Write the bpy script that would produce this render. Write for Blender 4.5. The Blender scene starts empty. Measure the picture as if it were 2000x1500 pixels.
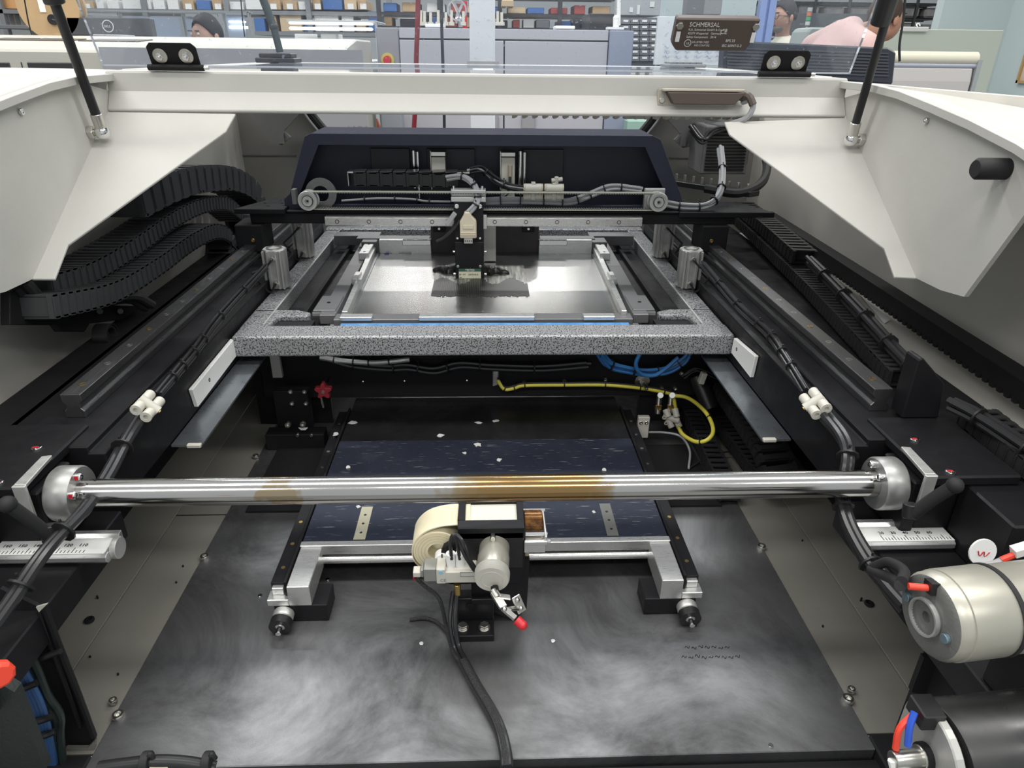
import bpy, bmesh, math, random
from mathutils import Vector, Matrix
random.seed(7)
PI=math.pi; V=Vector
SC=bpy.context.scene
# ------------------------------------------------------------------ camera
F=1340.0
_dy=V((-55,650,-F)).normalized(); _dx=V((35366,230,-F)); _dx=(_dx-_dy*_dx.dot(_dy)).normalized(); _dz=_dx.cross(_dy)
ROT=Matrix((_dx,_dy,_dz)); EYE=V((0,0,.66))
cd=bpy.data.cameras.new('camera'); cam=bpy.data.objects.new('camera',cd); SC.collection.objects.link(cam)
cd.sensor_width=36; cd.lens=F/2000*36; cd.clip_start=.02; cd.clip_end=60
cam.matrix_world=Matrix.Translation(EYE)@ROT.to_4x4(); SC.camera=cam
# ------------------------------------------------------------------ world, lights, exposure
w=bpy.data.worlds.new('world'); SC.world=w; w.use_nodes=True
w.node_tree.nodes['Background'].inputs[0].default_value=(.93,.97,1,1); w.node_tree.nodes['Background'].inputs[1].default_value=.5
SC.view_settings.view_transform='Standard'; SC.view_settings.look='None'; SC.view_settings.gamma=1; SC.view_settings.use_curve_mapping=False
SC.view_settings.exposure=.35
def area(x,y,z,sx,sy,p):
    l=bpy.data.lights.new('ceiling_light','AREA'); l.shape='RECTANGLE'; l.size=sx; l.size_y=sy; l.energy=p; l.color=(1,.98,.94)
    o=bpy.data.objects.new('ceiling_light',l); o.location=(x,y,z); SC.collection.objects.link(o)
for y in (2.5,5.2,8): 
    for x in (-2.6,-.75,.58,2.6): area(x,y,2.25,.9,.16,19)
for x in (-1.5,-.5,.75,1.7): area(x,.55,2.25,1.0,.3,11)
for x in (-1.6,.2,2.0): area(x,-1.2,2.25,1.2,.3,15)
# ------------------------------------------------------------------ pixel ray on a chosen real plane
def at(px,py,x=None,y=None,z=None):
    d=ROT@V(((px-1000)/F,-(py-750)/F,-1))
    t=(x-EYE.x)/d.x if x is not None else (y-EYE.y)/d.y if y is not None else (z-EYE.z)/d.z
    return EYE+d*t
# ------------------------------------------------------------------ materials
MATS={}
def mat(n,col,rough=.5,metal=0,bump=0,bs=200,var=0,vs=20,col2=None,spec=.5,rv=0,stretch=(1,1,1),emit=0,coat=0):
    if n in MATS: return MATS[n]
    m=bpy.data.materials.new(n); m.use_nodes=True; nt=m.node_tree; b=nt.nodes['Principled BSDF']
    I=b.inputs; I['Base Color'].default_value=(*col,1); I['Roughness'].default_value=rough; I['Metallic'].default_value=metal
    I['Specular IOR Level'].default_value=spec
    if coat: I['Coat Weight'].default_value=coat; I['Coat Roughness'].default_value=.08
    if emit: I['Emission Color'].default_value=(*col,1); I['Emission Strength'].default_value=emit
    if var or bump or rv:
        tc=nt.nodes.new('ShaderNodeTexCoord'); mp=nt.nodes.new('ShaderNodeMapping'); mp.inputs['Scale'].default_value=stretch
        nt.links.new(tc.outputs['Object'],mp.inputs[0])
    if var or rv:
        nz=nt.nodes.new('ShaderNodeTexNoise'); nz.inputs['Scale'].default_value=vs; nz.inputs['Detail'].default_value=6
        nz.inputs['Roughness'].default_value=.65
        nt.links.new(mp.outputs[0],nz.inputs['Vector'])
        if var:
            r=nt.nodes.new('ShaderNodeValToRGB'); c2=col2 or tuple(c*(1-var) for c in col)
            r.color_ramp.elements[0].position=.35; r.color_ramp.elements[0].color=(*c2,1)
            r.color_ramp.elements[1].position=.65; r.color_ramp.elements[1].color=(*col,1)
            nt.links.new(nz.outputs['Fac'],r.inputs[0]); nt.links.new(r.outputs[0],I['Base Color'])
        if rv:
            mr=nt.nodes.new('ShaderNodeMapRange'); mr.inputs[1].default_value=.35; mr.inputs[2].default_value=.65
            mr.inputs[3].default_value=rough-rv; mr.inputs[4].default_value=rough+rv
            nt.links.new(nz.outputs['Fac'],mr.inputs[0]); nt.links.new(mr.outputs[0],I['Roughness'])
    if bump:
        n2=nt.nodes.new('ShaderNodeTexNoise'); n2.inputs['Scale'].default_value=bs; n2.inputs['Detail'].default_value=3
        bp=nt.nodes.new('ShaderNodeBump'); bp.inputs['Strength'].default_value=bump; bp.inputs['Distance'].default_value=.002
        nt.links.new(mp.outputs[0],n2.inputs['Vector']); nt.links.new(n2.outputs['Fac'],bp.inputs['Height']); nt.links.new(bp.outputs[0],I['Normal'])
    MATS[n]=m; return m
white=mat('white_powder_coat',(.52,.51,.475),.42,bump=.12,bs=900,var=.05,vs=9)
wallp=mat('grey_inner_panel',(.20,.195,.18),.6,bump=.25,bs=900,var=.06,vs=6)
sidew=mat('brightened_side_wall',(.62,.60,.55),.55,bump=.2,bs=900,var=.04,vs=6)  # inner wall colour raised to stand in for light reaching the sides
gut=mat('beige_gutter_paint',(.19,.183,.16),.45,bump=.08,bs=500,var=.07,vs=8)
dkp=mat('grey_lined_panel',(.16,.16,.155),.75,bump=.5,bs=800,var=.1,vs=80)
black=mat('black_anodised',(.011,.011,.0125),.42,spec=.22,rv=.08,vs=30)
blackm=mat('black_painted_steel',(.013,.013,.0145),.55,spec=.2,bump=.1,bs=500)
blackp=mat('black_plastic',(.016,.016,.017),.38,spec=.4)
rubber=mat('black_rubber',(.02,.02,.021),.6,spec=.3)
cable=mat('black_cable',(.022,.022,.024),.3,spec=.5)
navy=mat('navy_powder_coat',(.022,.025,.045),.42,bump=.25,bs=1100,spec=.5)
greyc=mat('grey_cable',(.33,.33,.34),.45)
alu=mat('brushed_aluminium',(.66,.66,.65),.33,.8,rv=.08,vs=60,stretch=(1,12,12))
alub=mat('satin_aluminium',(.60,.60,.58),.42,.7,rv=.1,vs=80)
steel=mat('ground_steel',(.60,.59,.57),.28,.75,rv=.1,vs=50,stretch=(1,14,14))
steely=mat('ground_steel_lengthwise',(.17,.17,.175),.34,.9,rv=.08,vs=40,stretch=(20,1,20))
chrome=mat('chrome',(.78,.78,.78),.12,1)
zinc=mat('zinc_plate',(.60,.59,.55),.3,1)
brass=mat('brass',(.6,.42,.15),.3,1)
beige=mat('beige_plastic',(.62,.55,.42),.45)
ivory=mat('ivory_plastic',(.58,.56,.49),.4)
tape=mat('cream_tape',(.82,.74,.52),.6,var=.06,vs=60)
redp=mat('red_plastic',(.55,.02,.03),.35,spec=.5)
bluet=mat('blue_tube',(.05,.22,.55),.3)
yelt=mat('yellow_tube',(.65,.58,.08),.35)
whitep=mat('white_plastic',(.80,.80,.78),.45)
silvp=mat('silver_painted_casing',(.50,.48,.41),.36,.55,rv=.05,vs=20)
brownp=mat('brown_plastic',(.075,.055,.045),.5)
# hammered paint: speckled grey on black
def hammered():
    m=bpy.data.materials.new('hammered_grey_paint'); m.use_nodes=True; nt=m.node_tree; b=nt.nodes['Principled BSDF']
    tc=nt.nodes.new('ShaderNodeTexCoord'); n=nt.nodes.new('ShaderNodeTexNoise'); n.inputs['Scale'].default_value=420; n.inputs['Detail'].default_value=1.5
    r=nt.nodes.new('ShaderNodeValToRGB'); r.color_ramp.elements[0].position=.40; r.color_ramp.elements[0].color=(.05,.05,.052,1)
    r.color_ramp.elements[1].position=.50; r.color_ramp.elements[1].color=(.36,.36,.37,1)
    bp=nt.nodes.new('ShaderNodeBump'); bp.inputs['Strength'].default_value=.35; bp.inputs['Distance'].default_value=.001
    nt.links.new(tc.outputs['Object'],n.inputs['Vector']); nt.links.new(n.outputs['Fac'],r.inputs[0]); nt.links.new(r.outputs[0],b.inputs['Base Color'])
    nt.links.new(n.outputs['Fac'],bp.inputs['Height']); nt.links.new(bp.outputs[0],b.inputs['Normal'])
    b.inputs['Roughness'].default_value=.38; b.inputs['Metallic'].default_value=.25; return m
hammer=hammered()
# worn steel plate: streaks and smudges of their own
def worn(name,c1,c2,rough,sc,stretch,scr=0,metal=.9):
    m=bpy.data.materials.new(name); m.use_nodes=True; nt=m.node_tree; L=nt.links.new; b=nt.nodes['Principled BSDF']
    tc=nt.nodes.new('ShaderNodeTexCoord'); mp=nt.nodes.new('ShaderNodeMapping'); mp.inputs['Scale'].default_value=stretch
    L(tc.outputs['Object'],mp.inputs[0])
    n=nt.nodes.new('ShaderNodeTexNoise'); n.inputs['Scale'].default_value=sc; n.inputs['Detail'].default_value=8; n.inputs['Roughness'].default_value=.68; n.inputs['Distortion'].default_value=.6
    L(mp.outputs[0],n.inputs['Vector'])
    r=nt.nodes.new('ShaderNodeValToRGB'); r.color_ramp.elements[0].position=.36; r.color_ramp.elements[1].position=.66
    r.color_ramp.elements[0].color=(*c1,1); r.color_ramp.elements[1].color=(*c2,1); L(n.outputs['Fac'],r.inputs[0])
    out=r.outputs[0]
    if scr:
        n3=nt.nodes.new('ShaderNodeTexNoise'); n3.inputs['Scale'].default_value=14; n3.inputs['Detail'].default_value=2
        m3=nt.nodes.new('ShaderNodeMapping'); m3.inputs['Scale'].default_value=(2.2,60,2.2); m3.inputs['Rotation'].default_value=(0,0,.12)
        L(tc.outputs['Object'],m3.inputs[0]); L(m3.outputs[0],n3.inputs['Vector'])
        r3=nt.nodes.new('ShaderNodeValToRGB'); r3.color_ramp.elements[0].position=.68; r3.color_ramp.elements[1].position=.74
        L(n3.outputs['Fac'],r3.inputs[0]); mx=nt.nodes.new('ShaderNodeMixRGB'); L(r3.outputs[0],mx.inputs[0]); L(out,mx.inputs[1])
        mx.inputs[2].default_value=(.55,.56,.58,1); out=mx.outputs[0]
    L(out,b.inputs['Base Color'])
    mr=nt.nodes.new('ShaderNodeMapRange'); mr.inputs[1].default_value=.35; mr.inputs[2].default_value=.65; mr.inputs[3].default_value=rough+.1; mr.inputs[4].default_value=rough-.07
    L(n.outputs['Fac'],mr.inputs[0]); L(mr.outputs[0],b.inputs['Roughness']); b.inputs['Metallic'].default_value=metal
    n2=nt.nodes.new('ShaderNodeTexNoise'); n2.inputs['Scale'].default_value=700; bp=nt.nodes.new('ShaderNodeBump'); bp.inputs['Strength'].default_value=.08; bp.inputs['Distance'].default_value=.001
    L(mp.outputs[0],n2.inputs['Vector']); L(n2.outputs['Fac'],bp.inputs['Height']); L(bp.outputs[0],b.inputs['Normal'])
    MATS[name]=m; return m
basep=worn('worn_base_steel',(.095,.095,.098),(.30,.30,.305),.5,5,(1,1,1))
tabp=worn('scratched_blue_black_plate',(.028,.034,.055),(.05,.058,.085),.30,5,(1,1,1),scr=1,metal=.55)
tabp2=worn('worn_black_plate',(.012,.012,.014),(.035,.035,.037),.3,6,(1,1,1),metal=.5)
sten=mat('stencil_foil',(.45,.45,.44),.24,1,var=.10,vs=4)
def acrylic():
    m=bpy.data.materials.new('clear_acrylic'); m.use_nodes=True; nt=m.node_tree; L=nt.links.new; nt.nodes.remove(nt.nodes['Principled BSDF'])
    o=nt.nodes['Material Output']; t=nt.nodes.new('ShaderNodeBsdfTransparent'); t.inputs[0].default_value=(.95,.97,.99,1)
    g=nt.nodes.new('ShaderNodeBsdfGlossy'); g.inputs['Roughness'].default_value=.03
    f=nt.nodes.new('ShaderNodeFresnel'); f.inputs[0].default_value=1.4; a=nt.nodes.new('ShaderNodeMixShader')
    L(f.outputs[0],a.inputs[0]); L(t.outputs[0],a.inputs[1]); L(g.outputs[0],a.inputs[2])
    d=nt.nodes.new('ShaderNodeBsdfDiffuse'); d.inputs[0].default_value=(.7,.76,.9,1)
    tc=nt.nodes.new('ShaderNodeTexCoord'); n=nt.nodes.new('ShaderNodeTexNoise'); n.inputs['Scale'].default_value=160; n.inputs['Detail'].default_value=2
    r=nt.nodes.new('ShaderNodeValToRGB'); r.color_ramp.elements[0].position=.67; r.color_ramp.elements[1].position=.75
    r.color_ramp.elements[0].color=(.045,)*3+(1,); r.color_ramp.elements[1].color=(.4,)*3+(1,)
    L(tc.outputs['Object'],n.inputs['Vector']); L(n.outputs['Fac'],r.inputs[0])
    c=nt.nodes.new('ShaderNodeMixShader'); L(r.outputs[0],c.inputs[0]); L(a.outputs[0],c.inputs[1]); L(d.outputs[0],c.inputs[2]); L(c.outputs[0],o.inputs[0]); return m
acryl=acrylic()
# steel tube with brown stains at its middle
def tube_mat():
    m=bpy.data.materials.new('stained_chrome_tube'); m.use_nodes=True; nt=m.node_tree; L=nt.links.new; b=nt.nodes['Principled BSDF']
    b.inputs['Metallic'].default_value=1; b.inputs['Roughness'].default_value=.16
    g=nt.nodes.new('ShaderNodeNewGeometry'); s=nt.nodes.new('ShaderNodeSeparateXYZ'); L(g.outputs['Position'],s.inputs[0])
    n=nt.nodes.new('ShaderNodeTexNoise'); n.inputs['Scale'].default_value=45; L(g.outputs['Position'],n.inputs['Vector'])
    a=nt.nodes.new('ShaderNodeMath'); a.operation='MULTIPLY_ADD'; a.inputs[1].default_value=.09; L(n.outputs['Fac'],a.inputs[0]); L(s.outputs['X'],a.inputs[2])
    r=nt.nodes.new('ShaderNodeValToRGB'); mr=nt.nodes.new('ShaderNodeMapRange'); mr.inputs[1].default_value=-.25; mr.inputs[2].default_value=.25
    L(a.outputs[0],mr.inputs[0]); L(mr.outputs[0],r.inputs[0]); e=r.color_ramp.elements; cl=(.52,.51,.49,1); br=(.36,.23,.10,1); lb=(.42,.34,.23,1)
    e[0].position=0; e[0].color=cl; e[1].position=1; e[1].color=cl
    for p,c in ((.145,cl),(.155,lb),(.185,lb),(.2,cl),(.49,cl),(.53,lb),(.60,br),(.80,br),(.85,lb),(.87,cl)): k=e.new(p); k.color=c
    L(r.outputs[0],b.inputs['Base Color']); return m
tubem=tube_mat()
# ------------------------------------------------------------------ mesh helpers
def basis(a):
    a=V(a).normalized(); u=a.cross(V((0,0,1)) if abs(a.z)<.9 else V((1,0,0))).normalized(); return a,u,a.cross(u)
class B:
    def __init__(s): s.v=[]; s.f=[]; s.sm=[]
    def add(s,vs,fs,sm=False):
        k=len(s.v); s.v+=[tuple(p) for p in vs]; s.f+=[tuple(i+k for i in f) for f in fs]; s.sm+=[sm]*len(fs); return s
    def box(s,x0,x1,y0,y1,z0,z1):
        x0,x1=sorted((x0,x1)); y0,y1=sorted((y0,y1)); z0,z1=sorted((z0,z1))
        return s.add([(x0,y0,z0),(x1,y0,z0),(x1,y1,z0),(x0,y1,z0),(x0,y0,z1),(x1,y0,z1),(x1,y1,z1),(x0,y1,z1)],
            [(0,3,2,1),(4,5,6,7),(0,1,5,4),(1,2,6,5),(2,3,7,6),(3,0,4,7)])
    def obox(s,c,a,size,up=(0,0,1)):      # oriented box: a = length axis
        a=V(a).normalized(); n=V(up); n=(n-a*n.dot(a)).normalized(); u=a.cross(n); c=V(c); L,W,H=(q/2 for q in size); P=[]
        for i in (-1,1):
            for j,k in ((-1,-1),(1,-1),(1,1),(-1,1)): P.append(c+a*L*i+u*W*j+n*H*k)
        return s.add(P,[(3,2,1,0),(4,5,6,7),(0,1,5,4),(1,2,6,5),(2,3,7,6),(3,0,4,7)])
    def prism(s,poly,ax,a,b):
        m={'x':lambda p,t:(t,p[0],p[1]),'y':lambda p,t:(p[0],t,p[1]),'z':lambda p,t:(p[0],p[1],t)}[ax]; n=len(poly)
        return s.add([m(p,a) for p in poly]+[m(p,b) for p in poly],[tuple(range(n))[::-1],tuple(range(n,2*n))]+[(i,(i+1)%n,(i+1)%n+n,i+n) for i in range(n)])
    def plate(s,pts,off):                # polygon of 3D points given thickness along off
        n=len(pts); o=V(off)
        return s.add([V(p) for p in pts]+[V(p)+o for p in pts],[tuple(range(n))[::-1],tuple(range(n,2*n))]+[(i,(i+1)%n,(i+1)%n+n,i+n) for i in range(n)])
    def lathe(s,prof,o,ax,n=20,sm=True,ph=0):
        a,u,w=basis(ax); o=V(o); P=[]; Fc=[]; m=len(prof)
        for r,t in prof:
            for i in range(n): q=2*PI*i/n+ph; P.append(o+a*t+(u*math.cos(q)+w*math.sin(q))*max(r,1e-5))
        for j in range(m-1):
            for i in range(n): Fc.append((j*n+i,j*n+(i+1)%n,(j+1)*n+(i+1)%n,(j+1)*n+i))
        return s.add(P,Fc,sm)
    def cyl(s,p0,p1,r,n=16,r2=None,ch=0):
        p0,p1=V(p0),V(p1); L=(p1-p0).length; r2=r if r2 is None else r2; c=ch or min(r,r2,L)*.08
        return s.lathe([(0,0),(r-c,0),(r,c),(r2,L-c),(r2-c,L),(0,L)],p0,p1-p0,n,n>8)
    def ring(s,c,ax,ro,ri,h,n=24):
        return s.lathe([(ri,0),(ro,0),(ro,h),(ri,h),(ri,0)],c,ax,n)
    def tube(s,pts,r,n=8,seg=6,cap=True):
        P=smooth(pts,seg); N=len(P); a=(P[1]-P[0]).normalized(); _,u,_=basis(a); vs=[]; fs=[]
        for k in range(N):
            t=(P[min(k+1,N-1)]-P[max(k-1,0)]).normalized(); u=(u-t*u.dot(t)).normalized(); w=t.cross(u)
            for i in range(n): q=2*PI*i/n; vs.append(P[k]+(u*math.cos(q)+w*math.sin(q))*r)
        for k in range(N-1):
            for i in range(n): fs.append((k*n+i,k*n+(i+1)%n,(k+1)*n+(i+1)%n,(k+1)*n+i))
        if cap: fs+= [tuple(range(n))[::-1],tuple(range((N-1)*n,N*n))]
        return s.add(vs,fs,True)
    def sph(s,c,r,n=14,m=8,sc=(1,1,1)):
        P=[]; Fc=[]; c=V(c)
        for j in range(m+1):
            for i in range(n): t=PI*j/m; q=2*PI*i/n; P.append(c+V((r*sc[0]*math.sin(t)*math.cos(q),r*sc[1]*math.sin(t)*math.sin(q),r*sc[2]*math.cos(t))))
        for j in range(m):
            for i in range(n): Fc.append((j*n+i,j*n+(i+1)%n,(j+1)*n+(i+1)%n,(j+1)*n+i))
        return s.add(P,Fc,True)
def smooth(pts,seg):
    P=[V(p) for p in pts]
    if len(P)<3 or seg<=1: return P
    Q=[P[0]*2-P[1]]+P+[P[-1]*2-P[-2]]; out=[]
    for i in range(1,len(Q)-2):
        a,b,c,d=Q[i-1:i+3]
        for k in range(seg):
            t=k/seg; out.append(.5*((2*b)+(c-a)*t+(2*a-5*b+4*c-d)*t*t+(3*b-a-3*c+d)*t**3))
    return out+[P[-1]]
def tag(o,label,cat,group=None,kind=None):
    if label: o['label']=label
    if cat: o['category']=cat
    if group: o['group']=group
    if kind: o['kind']=kind
    return o
def thing(name,label,cat,loc=(0,0,0),group=None):
    o=bpy.data.objects.new(name,None); o.location=loc; o.empty_display_size=.02; SC.collection.objects.link(o)
    return tag(o,label,cat,group)
def obj(name,b,m,parent=None,label=None,cat=None,group=None,kind=None,bev=0,bseg=1,rec=True):
    me=bpy.data.meshes.new(name); me.from_pydata(b.v,[],b.f); me.validate()
    if len(me.polygons)==len(b.sm): me.polygons.foreach_set('use_smooth',b.sm)
    me.materials.append(m); bm=bmesh.new(); bm.from_mesh(me); bmesh.ops.remove_doubles(bm,verts=bm.verts,dist=1e-6); bmesh.ops.recalc_face_normals(bm,faces=bm.faces); bm.to_mesh(me); bm.free()
    o=bpy.data.objects.new(name,me); SC.collection.objects.link(o)
    if any(b.sm):
        try: me.set_sharp_from_angle(angle=.7)
        except Exception: pass
    base=V((0,0,0)); p=parent
    while p: base+=V(p.location); p=p.parent
    if parent: o.parent=parent
    if rec and len(b.v):
        xs,ys,zs=zip(*b.v); c=V(((min(xs)+max(xs))/2,(min(ys)+max(ys))/2,min(zs)))
    else: c=V((0,0,0))
    me.transform(Matrix.Translation(-c)); o.location=c-base
    if bev:
        q=o.modifiers.new('bevel','BEVEL'); q.width=bev; q.segments=bseg; q.limit_method='ANGLE'; q.angle_limit=.7
    return tag(o,label,cat,group,kind)
def kids(o): return [c for c in ALLK.get(o.name,[])]
def dup(o,loc=None,parent=None,label=None,rot=None):
    c=o.copy(); SC.collection.objects.link(c)
    if parent: c.parent=parent
    if loc is not None: c.location=loc
    if rot is not None: c.rotation_euler=rot
    if label: c['label']=label
    for ch in list(o.children): dup(ch,parent=c)
    return c
def text(s,loc,size,m,parent,rot=(0,0,0),name='lettering',ext=.0002,align='LEFT',mtx=None):
    cu=bpy.data.curves.new(name,'FONT'); cu.body=s; cu.size=size; cu.extrude=ext; cu.align_x=align; cu.resolution_u=2
    t=bpy.data.objects.new(name,cu); SC.collection.objects.link(t); dg=bpy.context.evaluated_depsgraph_get()
    me=bpy.data.meshes.new_from_object(t.evaluated_get(dg)); bpy.data.objects.remove(t); me.materials.clear(); me.materials.append(m)
    M=(mtx if mtx else (Matrix.Translation(V(loc))@__import__('mathutils').Euler(rot).to_matrix().to_4x4()))
    me.transform(M); o=bpy.data.objects.new(name,me); SC.collection.objects.link(o)
    if parent:
        base=V((0,0,0)); p=parent
        while p: base+=V(p.location); p=p.parent
        o.parent=parent; o.location=-base
    return o
def screw(o,ax,r=.004,h=.004,m=None,parent=None,name='socket_screw',label=None):
    b=B().lathe([(r,0),(r,h*.85),(r*.9,h),(r*.55,h),(r*.5,h*.3),(0,h*.3)],o,ax,12)
    return obj(name,b,m or chrome,parent,label)
SIDE={-1:'left',1:'right'}
# ================================================================== MACHINE: base, gutters, side beams
t=thing('base_plate','worn dark steel base plate on the floor of the machine','base plate',(0,.5,0))
obj('steel_sheet',B().box(-.41,.41,.47,1.62,-.02,0),basep,t,bev=.001)
for px,py,r in ((232,1400,.0065),(222,1372,.0045),(400,1090,.006),(1487,1070,.006),(1655,1368,.0065),(1662,1350,.0045),(500,893,.005)):
    screw(at(px,py,z=0),(0,0,1),r,.005,zinc,parent=t)
for px,py in ((823,1258),(1080,1253),(560,1130),(640,1132),(508,1164),(1505,1457)):
    obj('pan_screw',B().cyl(at(px,py,z=0),at(px,py,z=0)+V((0,0,.0015)),.0028,10),chrome,t)
rr_=random.Random(21)
for k,(px,py) in enumerate([(1338+i*13,1264+rnd_) for i,rnd_ in enumerate((0,2,-1,1,0,2,1))]+[(1332+i*13,1284+q) for i,q in enumerate((0,1,-2,1,0,-1,1,0,-2))]):
    p=at(px,py,z=.0004); obj('ink_mark',B().tube([p,p+V((.002,.003*rr_.uniform(.3,1),0)),p+V((.004,-.002*rr_.uniform(.2,1),0)),p+V((.006,.002,0))],.0003,4),blackm,t)
tag(obj('front_sill',B().box(-.75,.75,.40,.468,-.06,-.012).box(-.75,.75,.36,.41,-.10,-.03).box(.4105,.75,.34,.488,-.03,.0).box(-.75,-.4105,.34,.488,-.03,.0),blackm,bev=.002),'black sill plate along the bottom edge below the base plate','sill')
for s in (-1,1):
    t=thing('side_gutter','beige sheet metal gutter panel %s of the base plate'%SIDE[s],'panel',(s*.45,.5,-.003))
    obj('inner_strip',B().box(s*.4105,s*.488,.49,1.7,-.006,-.002),gut,t,bev=.0005)
    obj('outer_strip',B().prism([(s*.4885,-.006),(s*.4885,-.001),(s*.66,.012),(s*.70,.0),(s*.70,-.006)],'y',.49,1.9),gut,t,bev=.0006)
    if s<0: obj('joint_gap',B().box(-.488,-.4105,.898,.900,-.002,-.0014),blackm,t)
    screw(at(175,1212,z=.002) if s<0 else at(1697,1180,z=.002),(0,0,1),.006,.003,blackm,t,'hole_plug')
    for i in range(16):
        p=V((s*random.uniform(.42,.6),random.uniform(.55,1.0),0)); 
        if i<6: obj('paint_chip',B().cyl(p+V((0,0,-.002)),p+V((0,0,.0008 if abs(p.x)<.487 else .006)),.0012,6),blackm,t)
# side walls and rear wall of the machine
for s,xw in ((-1,-.665),(1,.76)):
    tag(obj('side_bulkhead',B().box(xw,xw+s*.02,.3,2.02,-.02,.61),sidew),'grey painted inner side wall of the machine, %s side'%SIDE[s],'panel')
t=thing('rear_bulkhead','grey rear wall of the machine with a window opening','panel',(0,2,0))
obj('lower_sheet',B().box(-.68,.76,2.0,2.02,-.02,.40),wallp,t)
obj('left_sheet',B().prism([(-.68,.40),(-.40,.40),(-.50,.56),(-.50,.62),(-.68,.62)],'y',2.0,2.02),wallp,t)
obj('right_sheet',B().prism([(.76,.40),(.40,.40),(.50,.56),(.50,.62),(.76,.62)],'y',2.0,2.02),wallp,t)
for s in (-1,1):
    obj('window_gasket',B().tube([(s*.38,1.985,.40),(s*.425,1.985,.455),(s*.465,1.985,.51),(s*.475,1.985,.56),(s*.475,1.985,.62)],.011,8),rubber,t)
    obj('gasket_bead',B().tube([(s*.395,1.97,.40),(s*.44,1.97,.455),(s*.478,1.97,.51),(s*.49,1.97,.56)],.003,6),greyc,t)
    obj('hood_bracket',B().prism([(s*.585,.56),(s*.585,.505),(s*.545,.437),(s*.525,.435),(s*.50,.455),(s*.515,.47),(s*.45,.53),(s*.45,.56)],'y',1.89,1.90).box(s*.53,s*.515,1.882,1.89,.440,.465),dkp,t)
    obj('seam_trim',B().box(s*.52,s*.70,1.996,2.0,.395,.398),dkp,t)
# ---- side beams
for s in (-1,1):
    xo=.555 if s<0 else .63
    t=thing('side_beam','long black steel side beam carrying the linear rail, %s side'%SIDE[s],'beam',(s*.48,.4,.19))
    obj('beam_body',B().prism([(s*.415,.19),(s*.415,.262),(s*.432,.262),(s*.432,.27),(s*.515,.27),(s*.515,.262),(s*xo,.262),(s*xo,.19)],'y',.655,1.78),black,t,bev=.0015)
    obj('beam_nose',B().prism([(s*.415,.15),(s*.415,.186),(s*(xo),.186),(s*(xo),.15)],'y',.36,.655).prism([(s*.46,.186),(s*.46,.262),(s*xo,.262),(s*xo,.186)],'y',.585,.655),black,t,bev=.0015)
    obj('lower_wall',B().box(s*.56,s*.60,.60,1.78,.0,.19),blackm,t)
    obj('steel_ledge',B().prism([(.790,s*.0),(1.2,0)],'x',0,0) if 0 else B().plate([(s*.414,.792,.187),(s*.374,.79,.187),(s*.374,1.16,.187),(s*.414,1.16,.187)],(0,0,.003)),mat('blue_grey_steel',(.36,.39,.42),.3,.85,rv=.06,vs=30),t)
    obj('ledge_tip',B().box(s*.374,s*.392,.786,.793,.188,.193),ivory,t,bev=.001)
    # linear rail
    r=thing('linear_rail','dark linear guide rail bolted on top of the %s side beam'%SIDE[s],'rail',(s*.478,.72,.27))
    prof=[(-.0115,0),(-.0115,.008),(-.008,.012),(-.008,.017),(-.0115,.021),(-.0115,.030),(.0115,.030),(.0115,.021),(.008,.017),(.008,.012),(.0115,.008),(.0115,0)]
    obj('rail_profile',B().prism([(s*.478+a,.27+b) for a,b in prof],'y',.722,1.72),steely,r,bev=.0006)
    for i in range(16): obj('rail_plug',B().ring((s*.478,.75+i*.06,.2995),(0,0,1),.0042,.0026,.001,12),zinc if i%3 else brass,r)
    # white plastic guide tab on the inner face
    a,b=((.878,1.05) if s<0 else (.945,1.035))
    q=thing('guide_tab','white plastic guide pad on the inner face of the %s beam'%SIDE[s],'pad',(s*.412,a,.2))
    obj('pad_plate',B().prism([(a,.201),(a-.006,.232),(b,.236),(b+.004,.206)] if s<0 else [(a,.210),(a-.004,.248),(b,.240),(b+.002,.212)],'x',s*.4145,s*.408),whitep,q,bev=.001)
    screw((s*.4085,a+(b-a)*.3 if s<0 else b-.02,.219 if s<0 else .228),(-s,0,0),.003,.001,blackm,q)
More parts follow.
